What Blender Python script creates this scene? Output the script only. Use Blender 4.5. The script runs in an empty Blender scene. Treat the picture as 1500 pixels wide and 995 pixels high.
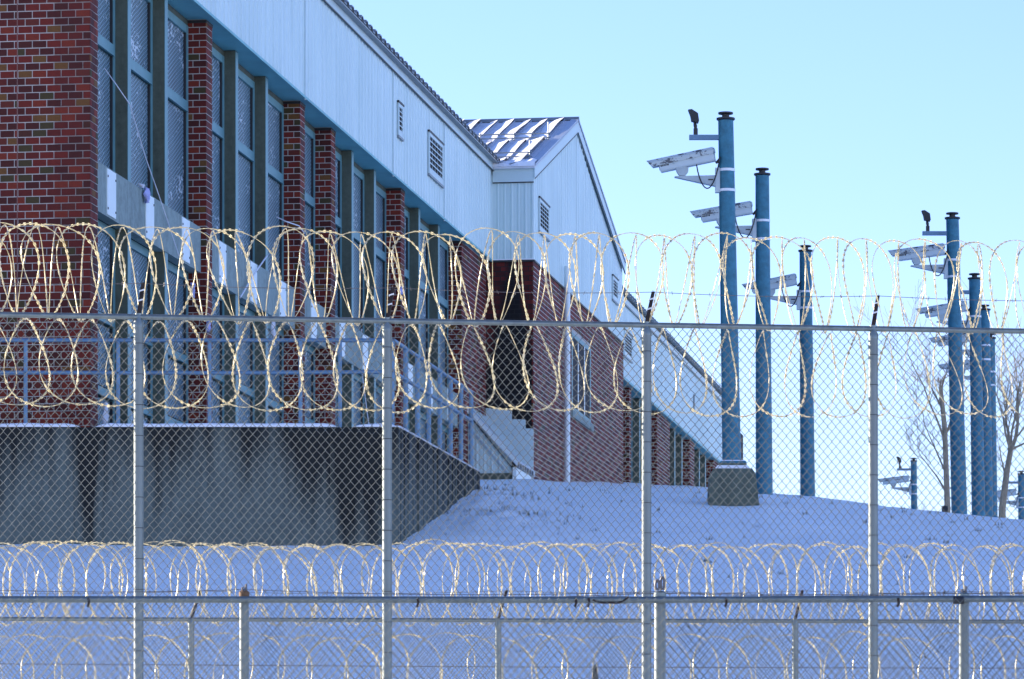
import bpy, math, random
import numpy as np
from mathutils import Vector, Matrix, noise as mnoise

random.seed(7)
SC = bpy.context.scene
COL = SC.collection
R = math.radians

# ------------------------------------------------------------------ camera
F = 6350.0          # focal length in pixels of a 1500 px wide picture
HY = 1265.0         # row of the horizon in that picture (level camera, raised lens)
cam_d = bpy.data.cameras.new("camera")
cam = bpy.data.objects.new("camera", cam_d); COL.objects.link(cam)
cam.location = (0, 0, 0); cam.rotation_euler = (R(90), 0, 0)
cam_d.sensor_width = 36.0; cam_d.lens = F / 1500 * 36
cam_d.shift_y = (HY - 497.5) / 1500
cam_d.clip_start = 0.5; cam_d.clip_end = 9000
SC.camera = cam

# ------------------------------------------------------------------ sky, sun, exposure
SUN_EL, SUN_PHI = 14.5, 65.0        # height, degrees to the left of straight ahead
w = bpy.data.worlds.new("World"); SC.world = w; w.use_nodes = True
nt = w.node_tree; nt.nodes.clear()
sky = nt.nodes.new("ShaderNodeTexSky"); sky.sky_type = 'NISHITA'; sky.sun_disc = False
sky.sun_elevation = R(SUN_EL); sky.sun_rotation = R(-SUN_PHI)
sky.altitude = 200; sky.air_density = 1.0; sky.dust_density = 0.0; sky.ozone_density = 4.2
bg = nt.nodes.new("ShaderNodeBackground"); bg.inputs[1].default_value = 0.15
out = nt.nodes.new("ShaderNodeOutputWorld")
tint = nt.nodes.new("ShaderNodeMix"); tint.data_type = 'RGBA'; tint.blend_type = 'MULTIPLY'; tint.inputs[0].default_value = 1.0
tint.inputs[7].default_value = (1.0, 0.832, 1.0, 1)      # the camera's white balance
nt.links.new(sky.outputs[0], tint.inputs[6]); nt.links.new(tint.outputs[2], bg.inputs[0]); nt.links.new(bg.outputs[0], out.inputs[0])
sd = bpy.data.lights.new("sun", 'SUN'); sd.energy = 5.0; sd.angle = R(0.5); sd.color = (1.0, 0.86, 0.68)
sun = bpy.data.objects.new("sun", sd); COL.objects.link(sun)
sdir = Vector((-math.sin(R(SUN_PHI)) * math.cos(R(SUN_EL)), math.cos(R(SUN_PHI)) * math.cos(R(SUN_EL)), math.sin(R(SUN_EL))))
sun.rotation_euler = sdir.to_track_quat('Z', 'Y').to_euler(); sun.location = (-40, 40, 60)
SC.view_settings.view_transform = 'Standard'; SC.view_settings.look = 'None'
SC.view_settings.exposure = 1.28; SC.view_settings.gamma = 1.0
SC.view_settings.use_curve_mapping = False
SC.cycles.use_denoising = True
SC.cycles.max_bounces = 6; SC.cycles.diffuse_bounces = 3; SC.cycles.glossy_bounces = 3

# ------------------------------------------------------------------ facade frame
TH = math.atan(980.0 / F)
E = Vector((math.sin(TH), math.cos(TH), 0)); N = Vector((math.cos(TH), -math.sin(TH), 0)); Z = Vector((0, 0, 1))
O = Vector(((132 - 750) * 59.3 / F, 59.3, 0))
def P(s, u, z): return O + E * s + N * u + Z * z
def s_at(px, u):
    k = (px - 750) / F
    return (k * (O.y + u * N.y) - O.x - u * N.x) / (E.x - k * E.y)
def z_at(py, s, u): return (O.y + s * E.y + u * N.y) * (HY - py) / F
def at(px, py, D): return Vector(((px - 750) * D / F, D, (HY - py) * D / F))

# ------------------------------------------------------------------ materials
MATS = {}
def newmat(name):
    m = bpy.data.materials.new(name); m.use_nodes = True
    n = m.node_tree.nodes; b = n["Principled BSDF"]
    MATS[name] = m
    return m, m.node_tree, b
def ramp(nt, stops, interp='LINEAR'):
    r = nt.nodes.new("ShaderNodeValToRGB"); r.color_ramp.interpolation = interp
    el = r.color_ramp.elements
    while len(el) < len(stops): el.new(0.5)
    for e, (p, c) in zip(el, stops):
        e.position = p; e.color = tuple(c) + (1,) if len(c) == 3 else c
    return r
def noise(nt, scale, detail=4, rough=.6, vec=None):
    n = nt.nodes.new("ShaderNodeTexNoise"); n.inputs['Scale'].default_value = scale
    n.inputs['Detail'].default_value = detail; n.inputs['Roughness'].default_value = rough
    if vec is not None: nt.links.new(vec, n.inputs['Vector'])
    return n
def mapping(nt, src='Object', scale=(1, 1, 1), loc=(0, 0, 0), rot=(0, 0, 0)):
    t = nt.nodes.new("ShaderNodeTexCoord"); m = nt.nodes.new("ShaderNodeMapping")
    m.inputs['Scale'].default_value = scale; m.inputs['Location'].default_value = loc; m.inputs['Rotation'].default_value = rot
    nt.links.new(t.outputs[src], m.inputs['Vector'])
    return m.outputs[0]
def mathn(nt, op, a, b=None, c=None):
    m = nt.nodes.new("ShaderNodeMath"); m.operation = op
    for i, v in enumerate((a, b, c)):
        if v is None: continue
        if isinstance(v, (int, float)): m.inputs[i].default_value = v
        else: nt.links.new(v, m.inputs[i])
    return m.outputs[0]
def mix(nt, fac, a, b, typ='MIX'):
    m = nt.nodes.new("ShaderNodeMix"); m.data_type = 'RGBA'; m.blend_type = typ
    for key, v in ((0, fac), (6, a), (7, b)):
        if isinstance(v, (int, float)): m.inputs[key].default_value = v
        elif isinstance(v, tuple): m.inputs[key].default_value = v + (1,) if len(v) == 3 else v
        else: nt.links.new(v, m.inputs[key])
    return m.outputs[2]
def bump(nt, b, h, strength=.3, dist=.01):
    n = nt.nodes.new("ShaderNodeBump"); n.inputs['Strength'].default_value = strength; n.inputs['Distance'].default_value = dist
    nt.links.new(h, n.inputs['Height']); nt.links.new(n.outputs[0], b.inputs['Normal'])

def plain(name, col, rough=.6, metal=0.0, var=.12, scale=6.0, bmp=.0, spec=.5, stretch=(1, 1, 1), dark=None):
    m, t, b = newmat(name)
    v = mapping(t, 'Object', stretch)
    n = noise(t, scale, 6, .65, v)
    lo = tuple(c * (1 - var) for c in col); hi = tuple(min(1, c * (1 + var)) for c in col)
    r = ramp(t, [(.3, dark or lo), (.7, hi)])
    t.links.new(n.outputs[0], r.inputs[0]); t.links.new(r.outputs[0], b.inputs['Base Color'])
    b.inputs['Roughness'].default_value = rough; b.inputs['Metallic'].default_value = metal
    b.inputs['Specular IOR Level'].default_value = spec
    if bmp: bump(t, b, n.outputs[0], bmp, .01)
    return m

def mat_brick(name='brick_clay', gain=(1.32, 1.6, .95)):
    m, t, b = newmat(name)
    g = t.nodes.new("ShaderNodeNewGeometry"); oi = t.nodes.new("ShaderNodeObjectInfo")
    f = mathn(t, 'FRACT', mathn(t, 'ADD', mathn(t, 'MULTIPLY', g.outputs['Random Per Island'], 7.31), mathn(t, 'MULTIPLY', oi.outputs['Random'], 5.17)))
    r = ramp(t, [(0, (.055, .0048, .0034)), (.22, (.092, .0062, .0038)), (.45, (.125, .0080, .0042)), (.62, (.155, .0140, .0058)),
                 (.76, (.098, .0105, .0066)), (.86, (.058, .0105, .0056)), (.91, (.125, .042, .012)), (.96, (.048, .027, .011))], 'CONSTANT')
    t.links.new(f, r.inputs[0])
    n = noise(t, 40, 5, .7, mapping(t, 'Object'))
    n2 = noise(t, 1.1, 3, .6, mapping(t, 'Object'))
    rr = ramp(t, [(.3, (.72, .7, .7)), (.75, (1.2, 1.15, 1.1))]); t.links.new(n.outputs[0], rr.inputs[0])
    c = mix(t, 1.0, r.outputs[0], rr.outputs[0], 'MULTIPLY')
    c = mix(t, 1.0, c, gain, 'MULTIPLY')
    t.links.new(c, b.inputs['Base Color']); b.inputs['Roughness'].default_value = .8
    bump(t, b, n.outputs[0], .35, .004)
    return m
def mat_dark_brick():
    # brick fading to near-black downward and towards mid-width (below the metal cladding of the wing, above the lean-to)
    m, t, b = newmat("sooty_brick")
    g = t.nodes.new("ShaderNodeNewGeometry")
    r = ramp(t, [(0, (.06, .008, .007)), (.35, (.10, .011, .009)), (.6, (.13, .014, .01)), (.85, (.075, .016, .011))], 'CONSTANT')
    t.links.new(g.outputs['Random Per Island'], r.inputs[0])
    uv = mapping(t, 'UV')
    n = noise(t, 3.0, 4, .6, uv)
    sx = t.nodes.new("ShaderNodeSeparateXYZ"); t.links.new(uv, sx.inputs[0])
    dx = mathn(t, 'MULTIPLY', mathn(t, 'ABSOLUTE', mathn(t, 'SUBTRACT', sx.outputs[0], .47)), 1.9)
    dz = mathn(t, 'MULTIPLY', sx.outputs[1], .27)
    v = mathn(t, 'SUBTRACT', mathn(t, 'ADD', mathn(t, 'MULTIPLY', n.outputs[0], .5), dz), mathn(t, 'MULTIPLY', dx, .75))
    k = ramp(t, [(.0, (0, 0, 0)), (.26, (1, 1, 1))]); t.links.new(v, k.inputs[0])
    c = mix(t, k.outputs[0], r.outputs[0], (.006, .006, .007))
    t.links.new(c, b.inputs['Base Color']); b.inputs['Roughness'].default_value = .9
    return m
def mat_brick_far():
    m, t, b = newmat("brick_courses")
    bt = t.nodes.new("ShaderNodeTexBrick"); t.links.new(mapping(t, 'UV'), bt.inputs['Vector'])
    bt.inputs['Color1'].default_value = (.15, .022, .018, 1); bt.inputs['Color2'].default_value = (.10, .018, .016, 1)
    bt.inputs['Mortar'].default_value = (.3, .27, .25, 1); bt.inputs['Scale'].default_value = 1
    bt.inputs['Brick Width'].default_value = .2032; bt.inputs['Row Height'].default_value = .1016; bt.inputs['Mortar Size'].default_value = .006
    t.links.new(bt.outputs[0], b.inputs['Base Color']); b.inputs['Roughness'].default_value = .85
    return m
def mat_concrete(name, base, streak=0.0, sc=(1, 1, 1)):
    m, t, b = newmat(name)
    v = mapping(t, 'Object', (1, 1, .12)); n1 = noise(t, 2.2, 6, .7, v)
    v2 = mapping(t, 'Object'); n2 = noise(t, 9, 8, .7, v2); n3 = noise(t, 70, 3, .6, v2)
    c1 = ramp(t, [(.32, tuple(c * .55 for c in base)), (.52, base), (.75, tuple(c * 1.35 for c in base))])
    t.links.new(mix(t, .45, n1.outputs[0], n2.outputs[0]), c1.inputs[0])
    if streak:
        st = noise(t, 1.5, 6, .65, mapping(t, 'Object', (1, 1, .10), (3.1, 0, 0)))
        g_ = t.nodes.new("ShaderNodeNewGeometry"); sz = t.nodes.new("ShaderNodeSeparateXYZ"); t.links.new(g_.outputs['Position'], sz.inputs[0])
        run = mathn(t, 'MULTIPLY', mathn(t, 'SUBTRACT', sz.outputs[2], 4.75), .22)      # stains run down from the coping
        for x_s, w_s in ((-5.37, .16), (-2.12, .14), (-1.75, .22)):                          # wet marks below the scuppers
            d_ = mathn(t, 'DIVIDE', mathn(t, 'SUBTRACT', sz.outputs[0], x_s), w_s)
            run = mathn(t, 'ADD', run, mathn(t, 'MULTIPLY', mathn(t, 'EXPONENT', mathn(t, 'MULTIPLY', mathn(t, 'MULTIPLY', d_, d_), -1.0)), .27))
        k = ramp(t, [(.45, (1, 1, 1)), (.66, (1 - streak,) * 3)]); t.links.new(mathn(t, 'ADD', st.outputs[0], run), k.inputs[0])
        cc = mix(t, 1.0, c1.outputs[0], k.outputs[0], 'MULTIPLY')
    else: cc = c1.outputs[0]
    t.links.new(cc, b.inputs['Base Color']); b.inputs['Roughness'].default_value = .85
    bump(t, b, mix(t, .5, n2.outputs[0], n3.outputs[0]), .4, .008)
    return m
def mat_screen():
    # steel security mesh with frost and snow caught in it, in front of dark glass; UV in metres
    m, t, b = newmat("window_screen")
    uv = mapping(t, 'UV')
    sx = t.nodes.new("ShaderNodeSeparateXYZ"); t.links.new(uv, sx.inputs[0])
    K = 15.0
    def lines(a): return mathn(t, 'GREATER_THAN', mathn(t, 'ABSOLUTE', mathn(t, 'SUBTRACT', mathn(t, 'FRACT', mathn(t, 'MULTIPLY', a, K)), .5)), .41)
    a = mathn(t, 'ADD', mathn(t, 'MULTIPLY', sx.outputs[0], .42), sx.outputs[1]); c = mathn(t, 'SUBTRACT', mathn(t, 'MULTIPLY', sx.outputs[0], .42), sx.outputs[1])
    L = mathn(t, 'MAXIMUM', lines(a), lines(c))
    n = noise(t, 2.0, 3, .5, uv)
    rg = ramp(t, [(.35, (.012, .040, .050)), (.7, (.030, .080, .092))]); t.links.new(n.outputs[0], rg.inputs[0])
    col = mix(t, L, rg.outputs[0], (.27, .42, .50))
    uv2 = mapping(t, 'UV', (.55, 1, 1))
    ns = noise(t, 15, 4, .62, uv2); nb = noise(t, 1.0, 3, .6, uv2)
    fm = mathn(t, 'ADD', ns.outputs[0], mathn(t, 'MULTIPLY', mathn(t, 'SUBTRACT', nb.outputs[0], .5), .75))
    oi = t.nodes.new("ShaderNodeObjectInfo")
    k = ramp(t, [(.60, (0, 0, 0)), (.645, (1, 1, 1))]); t.links.new(mathn(t, 'SUBTRACT', fm, mathn(t, 'MULTIPLY', oi.outputs['Random'], .07)), k.inputs[0])
    col = mix(t, mathn(t, 'MULTIPLY', k.outputs[0], .85), col, (.66, .74, .78))
    t.links.new(col, b.inputs['Base Color']); b.inputs['Roughness'].default_value = .42
    return m
def mat_snow():
    m, t, b = newmat("snow_cover")
    v = mapping(t, 'Object')
    n = noise(t, 5, 8, .65, v); n2 = noise(t, 30, 4, .6, v)
    big = noise(t, .28, 4, .6, v)
    at_ = t.nodes.new("ShaderNodeAttribute"); at_.attribute_name = "thin"
    fm = mathn(t, 'ADD', mathn(t, 'ADD', mathn(t, 'MULTIPLY', n.outputs[0], .55), mathn(t, 'MULTIPLY', n2.outputs[0], .25)), mathn(t, 'MULTIPLY', at_.outputs['Fac'], .15))
    k = ramp(t, [(.56, (0, 0, 0)), (.66, (1, 1, 1))]); t.links.new(fm, k.inputs[0])
    c0 = ramp(t, [(.3, (.88, .93, .93)), (.7, (.93, .98, .98))]); t.links.new(big.outputs[0], c0.inputs[0])
    col = mix(t, mathn(t, 'MULTIPLY', k.outputs[0], .8), c0.outputs[0], (.17, .21, .22))
    t.links.new(col, b.inputs['Base Color']); b.inputs['Roughness'].default_value = .75
    b.inputs['Specular IOR Level'].default_value = .25
    bump(t, b, mix(t, .4, n.outputs[0], n2.outputs[0]), .8, .06)
    return m
def mat_chipped(name, paint, under, thr=.56, scale=16):
    m, t, b = newmat(name)
    v = mapping(t, 'Object', (.7, 1, 1))
    n = noise(t, scale, 6, .7, v); nb = noise(t, 3.0, 3, .5, v)
    k = ramp(t, [(thr, (0, 0, 0)), (thr + .035, (1, 1, 1))])
    t.links.new(mathn(t, 'ADD', n.outputs[0], mathn(t, 'MULTIPLY', mathn(t, 'SUBTRACT', nb.outputs[0], .5), .5)), k.inputs[0])
    t.links.new(mix(t, k.outputs[0], paint, under), b.inputs['Base Color']); b.inputs['Roughness'].default_value = .5
    return m
def mat_siding():
    m, t, b = newmat("white_siding")
    v = mapping(t, 'Object', (1, 1, .04)); n = noise(t, 5.0, 5, .6, v)
    v2 = mapping(t, 'Object'); n2 = noise(t, .5, 4, .5, v2)
    r = ramp(t, [(.3, (.52, .66, .64)), (.55, (.63, .775, .755)), (.75, (.69, .83, .80))])
    t.links.new(mix(t, .4, n.outputs[0], n2.outputs[0]), r.inputs[0])
    t.links.new(r.outputs[0], b.inputs['Base Color'])
    b.inputs['Roughness'].default_value = .38; b.inputs['Specular IOR Level'].default_value = .5
    return m

M = {}
M['brick'] = mat_brick(); M['soot'] = mat_dark_brick(); M['brickw'] = mat_brick('weathered_brick', (1.55, 2.6, 3.2)); M['brickfar'] = mat_brick_far()
M['mortar'] = plain('mortar', (.50, .48, .44), .9, var=.2, scale=8, bmp=.2)
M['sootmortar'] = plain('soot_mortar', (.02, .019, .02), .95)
M['conc'] = mat_concrete('grey_concrete', (.10, .122, .09))
M['concwall'] = mat_concrete('stained_concrete', (.108, .135, .120), .93)
M['conclite'] = mat_concrete('pale_concrete', (.27, .345, .32))
M['siding'] = mat_siding()
M['trim'] = plain('white_trim', (.57, .70, .69), .4, var=.06, scale=1.5)
M['plate'] = plain('white_plate', (.78, .86, .84), .4, var=.03)
M['bluesteel'] = plain('blue_grey_soffit', (.17, .46, .48), .5, var=.15, scale=1.2)
M['frame'] = plain('blue_grey_frame', (.125, .285, .305), .45, var=.12, scale=3)
M['screen'] = mat_screen()
M['dark'] = plain('dark_interior', (.012, .014, .016), .8)
M['black'] = plain('black_metal', (.02, .022, .024), .5, var=.3)
M['roof'] = plain('roof_metal', (.26, .29, .30), .45, .4, var=.15)
M['roofgrey'] = plain('grey_roof_sheet', (.42, .48, .55), .45, .2, var=.1)
M['snowfilm'] = plain('snow_dusted_roof', (.66, .68, .72), .7, var=.12, scale=3)
M['snow'] = mat_snow()
M['cleansnow'] = plain('clean_snow', (.88, .89, .90), .8, var=.03, scale=12, bmp=.3, spec=.2)
M['pole'] = plain('blue_pole_paint', (.034, .170, .240), .5, .25, var=.28, scale=9, spec=.5)
M['railblue'] = plain('blue_grey_railing', (.12, .22, .32), .45, .3, var=.15, scale=5)
M['galv'] = plain('galvanised_steel', (.19, .225, .22), .42, .7, var=.22, scale=14)
M['galvpost'] = plain('galvanised_post', (.185, .215, .21), .45, .5, var=.16, scale=6, stretch=(1, 1, .3))
M['wire'] = plain('fence_wire', (.165, .18, .165), .42, .45, var=.25, scale=20)
M['razor'] = plain('razor_tape', (.68, .63, .46), .36, .5, var=.25, scale=18)
_m = M['razor']; _t = _m.node_tree; _tr = _t.nodes.new("ShaderNodeBsdfTranslucent"); _tr.inputs[0].default_value = (1.0, .91, .60, 1)   # translucency added so the backlit tape glows
_mx = _t.nodes.new("ShaderNodeMixShader"); _mx.inputs[0].default_value = .36
_o = [n for n in _t.nodes if n.type == 'OUTPUT_MATERIAL'][0]
_t.links.new(_t.nodes["Principled BSDF"].outputs[0], _mx.inputs[1]); _t.links.new(_tr.outputs[0], _mx.inputs[2]); _t.links.new(_mx.outputs[0], _o.inputs[0])
M['rust'] = plain('rusty_arm', (.05, .035, .028), .75, .3, var=.5, scale=12)
M['rusty'] = plain('rusty_cap', (.16, .09, .045), .8, .1, var=.4, scale=10)
M['barb'] = plain('barbed_wire', (.16, .15, .15), .5, .6, var=.3)
M['shield'] = mat_chipped('peeling_white_shield', (.49, .57, .56), (.10, .11, .12), .545, 15)
M['camwhite'] = mat_chipped('camera_white', (.53, .62, .62), (.25, .27, .28), .72, 10)
M['camgrey'] = plain('camera_grey', (.40, .48, .49), .5, .1, var=.1)
M['bark'] = plain('bark', (.33, .26, .17), .9, var=.4, scale=9, bmp=.6, stretch=(1, 1, .25))
M['cord'] = plain('white_cord', (.75, .77, .82), .7, var=.05)
M['cloth'] = plain('lavender_cloth', (.42, .45, .75), .85, var=.12)
M['grass'] = plain('winter_grass', (.06, .075, .05), .9, var=.4, scale=3)
M['band'] = plain('white_strap', (.75, .78, .80), .4, .2, var=.05)

# ------------------------------------------------------------------ mesh helpers
ORG = {}
def thing(name, loc, label=None, cat=None, group=None):
    o = bpy.data.objects.new(name, None); COL.objects.link(o); o.location = loc
    o.empty_display_size = .2
    ORG[o.name] = Vector(loc)
    tag(o, label, cat, group)
    return o
def tag(o, label=None, cat=None, group=None, kind=None):
    if label: o['label'] = label
    if cat: o['category'] = cat
    if group: o['group'] = group
    if kind: o['kind'] = kind
    return o

class MB:
    def __init__(s): s.v = []; s.f = []; s.uv = []; s.smooth = False; s.hasuv = False
    def add(s, vs, fs, uvs=None):
        k = len(s.v); s.v += [Vector(v) for v in vs]; s.f += [tuple(i + k for i in f) for f in fs]
        if uvs: s.hasuv = True
        for j, f in enumerate(fs): s.uv.append([uvs[i] for i in f] if uvs else [(0, 0)] * len(f))
        return s
    def hexa(s, c):      # 8 corners: 0-3 bottom ring, 4-7 top ring
        return s.add(c, [(0, 3, 2, 1), (4, 5, 6, 7), (0, 1, 5, 4), (1, 2, 6, 5), (2, 3, 7, 6), (3, 0, 4, 7)])
    def fbox(s, s0, s1, u0, u1, z0, z1):   # box in facade coordinates
        return s.hexa([P(s0, u0, z0), P(s0, u1, z0), P(s1, u1, z0), P(s1, u0, z0), P(s0, u0, z1), P(s0, u1, z1), P(s1, u1, z1), P(s1, u0, z1)][::1])
    def box(s, x0, x1, y0, y1, z0, z1):
        return s.hexa([(x0, y0, z0), (x1, y0, z0), (x1, y1, z0), (x0, y1, z0), (x0, y0, z1), (x1, y0, z1), (x1, y1, z1), (x0, y1, z1)])
    def quad(s, a, b, c, d, uvs=None): return s.add([a, b, c, d], [(0, 1, 2, 3)], uvs)
    def prism(s, poly, d):    # polygon (list of Vector) extruded by vector d
        n = len(poly); vs = [Vector(p) for p in poly] + [Vector(p) + Vector(d) for p in poly]
        fs = [tuple(range(n))[::-1], tuple(range(n, 2 * n))] + [(i, (i + 1) % n, n + (i + 1) % n, n + i) for i in range(n)]
        return s.add(vs, fs)
    def tube(s, pts, rad, n=8, caps=True):
        pts = [Vector(p) for p in pts]; m = len(pts)
        rs = rad if isinstance(rad, (list, tuple)) else [rad] * m
        vs = []; ref = None
        for i, p in enumerate(pts):
            t = (pts[min(i + 1, m - 1)] - pts[max(i - 1, 0)]).normalized()
            if ref is None:
                ref = Vector((1, 0, 0)) if abs(t.x) < .8 else Vector((0, 0, 1))
            a = (ref - t * ref.dot(t)).normalized(); b = t.cross(a); ref = a
            for k in range(n):
                q = 2 * math.pi * k / n
                vs.append(p + (a * math.cos(q) + b * math.sin(q)) * rs[i])
        fs = []
        for i in range(m - 1):
            for k in range(n):
                fs.append((i * n + k, i * n + (k + 1) % n, (i + 1) * n + (k + 1) % n, (i + 1) * n + k))
        if caps:
            fs.append(tuple(range(n))[::-1]); fs.append(tuple(range((m - 1) * n, m * n)))
        return s.add(vs, fs)
    def build(s, name, mat, parent=None, smooth=False, label=None, cat=None, group=None, kind=None, origin=None):
        me = bpy.data.meshes.new(name)
        po = ORG[parent.name] if parent is not None else Vector((0, 0, 0))
        og = Vector(origin) if origin is not None else po
        me.from_pydata([tuple(v - og) for v in s.v], [], s.f)
        if s.hasuv:
            l = me.uv_layers.new(name="UVMap")
            l.data.foreach_set("uv", [c for f in s.uv for p in f for c in p])
        if smooth:
            me.polygons.foreach_set("use_smooth", [True] * len(me.polygons))
            try: me.set_sharp_from_angle(angle=R(40))
            except Exception: pass
        me.materials.append(M[mat] if isinstance(mat, str) else mat)
        o = bpy.data.objects.new(name, me); COL.objects.link(o)
        o.location = og - po
        if parent is not None: o.parent = parent
        ORG[o.name] = og
        tag(o, label, cat, group, kind)
        return o

def np_mesh(name, verts, quads, mat, parent=None, kind=None):
    me = bpy.data.meshes.new(name); po = ORG[parent.name] if parent is not None else Vector((0, 0, 0))
    v = np.asarray(verts, dtype=np.float32) - np.array(po, dtype=np.float32); q = np.asarray(quads, dtype=np.int32)
    me.vertices.add(len(v)); me.vertices.foreach_set("co", v.ravel())
    k = q.shape[1]
    me.loops.add(q.size); me.loops.foreach_set("vertex_index", q.ravel())
    me.polygons.add(len(q)); me.polygons.foreach_set("loop_start", np.arange(len(q), dtype=np.int32) * k)
    try: me.polygons.foreach_set("loop_total", np.full(len(q), k, dtype=np.int32))
    except Exception: pass
    me.update(calc_edges=True); me.validate()
    me.materials.append(M[mat]); o = bpy.data.objects.new(name, me); COL.objects.link(o)
    if parent is not None: o.parent = parent
    ORG[o.name] = po
    if kind: o['kind'] = kind
    return o

def dup(root, loc, label=None):
    r = root.copy(); COL.objects.link(r); r.location = loc; ORG[r.name] = Vector(loc)
    if label: r['label'] = label
    for ch in list(root.children):
        c = ch.copy(); COL.objects.link(c); c.parent = r
        for g in ch.children:
            d = g.copy(); COL.objects.link(d); d.parent = c
    return r

# ------------------------------------------------------------------ ground
PXC = [640, 706, 780, 915, 1040, 1080, 1120, 1180, 1340, 1500]
DK = [55, 58, 61, 66, 72, 80, 94, 110, 137, 200]
TT = [  # z / D
 [.0735] * 10,
 [.0800, .0800, .0798, .0798, .0802, .0804, .0802, .0790, .0766, .0748],
 [.0866, .0866, .0854, .0850, .0846, .0844, .0842, .0830, .0799, .0774],
 [.0872, .0872, .0864, .0856, .0852, .0850, .0849, .0838, .0810, .0784],
 [.0876, .0876, .0872, .0861, .0856, .0855, .0854, .0846, .0817, .0789],
 [.0880, .0880, .0877, .0864, .0858, .0857, .0855, .0815, .0780, .0750],
 [.0886, .0886, .0886, .0868, .0860, .0850, .0835, .0740, .0690, .0660],
 [.0886, .0886, .0886, .0877, .0862, .0830, .0780, .0665, .0610, .0580],
 [.0884, .0884, .0884, .0880, .0866, .0800, .0700, .0570, .0540, .0500],
 [.0600] * 10]
ZD = [(-40, -2.2), (0, -1.6), (20, -.6), (30, .05), (37, .5), (40, .8), (45, 1.91), (50, 2.95), (55, 4.04)]
def ground_z(x, d):
    if d <= 55:
        z = np.interp(d, [a for a, b in ZD], [b for a, b in ZD])
        return float(z)
    px = 750 + F * x / d
    i = min(max(np.searchsorted(DK, min(d, 199.9)) - 1, 0), len(DK) - 2)
    f = (min(d, 200) - DK[i]) / (DK[i + 1] - DK[i])
    a = np.interp(px, PXC, TT[i]) * DK[i]; b = np.interp(px, PXC, TT[i + 1]) * DK[i + 1]
    return float(a * (1 - f) + b * f)
def build_ground():
    xs = list(np.arange(-60, -9, 3.0)) + list(np.arange(-9, 16, .14)) + list(np.arange(16, 30, 1.0)) + list(np.arange(30, 200, 10)) + [400, 1500, 4000]
    xs = [-4000, -1500, -400, -150] + xs
    ys = list(np.arange(-40, 38, 2.0)) + list(np.arange(38, 76, .14)) + list(np.arange(76, 140, 1.2)) + list(np.arange(140, 220, 8)) + [260, 400, 1500, 5000]
    nx, ny = len(xs), len(ys)
    v = []; thin = []
    for y in ys:
        for x in xs:
            z = ground_z(x, y)
            px = 750 + F * x / max(y, 1)
            th = 0.0
            if 36 < y < 140 and -12 < x < 20:
                lum = mnoise.fractal(Vector((x * .9, y * .9, 3.3)), 1.0, 2.0, 4) + 1.6 * mnoise.noise(Vector((x * .35, y * .22, 7.7)))
                fine = mnoise.fractal(Vector((x * 3.1, y * 3.1, 9.0)), 1.0, 2.0, 3)
                a = math.exp(-((px - 735) / 60) ** 2 - ((y - 58.3) / 1.9) ** 2)
                b = .45 * math.exp(-((px - 1150) / 40) ** 2 - ((y - 66) / 3.0) ** 2) + .5 * math.exp(-((px - 800) / 90) ** 2 - ((y - 92) / 4) ** 2)
                th = min(1, a + b)
                z += .026 * lum + .014 * fine + a * (.10 * fine + .05 * lum)
            v.append((x, y, z)); thin.append(th)
    idx = np.arange(nx * ny).reshape(ny, nx)
    q = np.stack([idx[:-1, :-1], idx[:-1, 1:], idx[1:, 1:], idx[1:, :-1]], -1).reshape(-1, 4)
    o = np_mesh('snow_ground', v, q, 'snow')
    o.data.polygons.foreach_set("use_smooth", [True] * len(o.data.polygons))
    at_ = o.data.attributes.new("thin", 'FLOAT', 'POINT'); at_.data.foreach_set("value", thin)
    o['kind'] = 'structure'
    return o
ground = build_ground()

# ------------------------------------------------------------------ bricks
BW, BH, JT = .2032, .1016, .0125
def brick_cells(a0, a1, z0, z1, holes=(), shift=0.0, JT=JT):
    out = []
    r0 = int(math.floor(z0 / BH)); r1 = int(math.ceil(z1 / BH))
    for r in range(r0, r1):
        zb, zt = r * BH + JT / 2, (r + 1) * BH - JT / 2
        zb, zt = max(zb, z0), min(zt, z1)
        if zt - zb < .02: continue
        off = (BW / 2 if r % 2 else 0) + shift
        k0 = int(math.floor((a0 - off) / BW)); k1 = int(math.ceil((a1 - off) / BW))
        for k in range(k0, k1):
            x0 = max(k * BW + off + JT / 2, a0); x1 = min((k + 1) * BW + off - JT / 2, a1)
            if x1 - x0 < .025: continue
            bad = False
            for h in holes:
                if zt > h[2] and zb < h[3] and x1 > h[0] and x0 < h[1]:
                    if x0 < h[0] - .03: x1 = min(x1, h[0])
                    elif x1 > h[1] + .03: x0 = max(x0, h[1])
                    else: bad = True
            if not bad and x1 - x0 > .02: out.append((x0, x1, zb, zt))
    return out
def brick_box(mb, org, a, n, c, proud, uvf=None):
    x0, x1, z0, z1 = c
    d = n * proud; e = n * -.03
    b = [org + a * x0 + Z * z0, org + a * x1 + Z * z0, org + a * x1 + Z * z1, org + a * x0 + Z * z1]
    vs = [p + d for p in b] + [p + e for p in b]
    fs = [(0, 1, 2, 3), (1, 5, 6, 2), (3, 2, 6, 7), (0, 3, 7, 4), (1, 0, 4, 5)]
    uv = [(uvf(x), uvf2(z)) for x, z in ()] if False else None
    if uvf: uv = [uvf(x0, z0), uvf(x1, z0), uvf(x1, z1), uvf(x0, z1)] * 2
    mb.add(vs, fs, uv)

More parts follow.
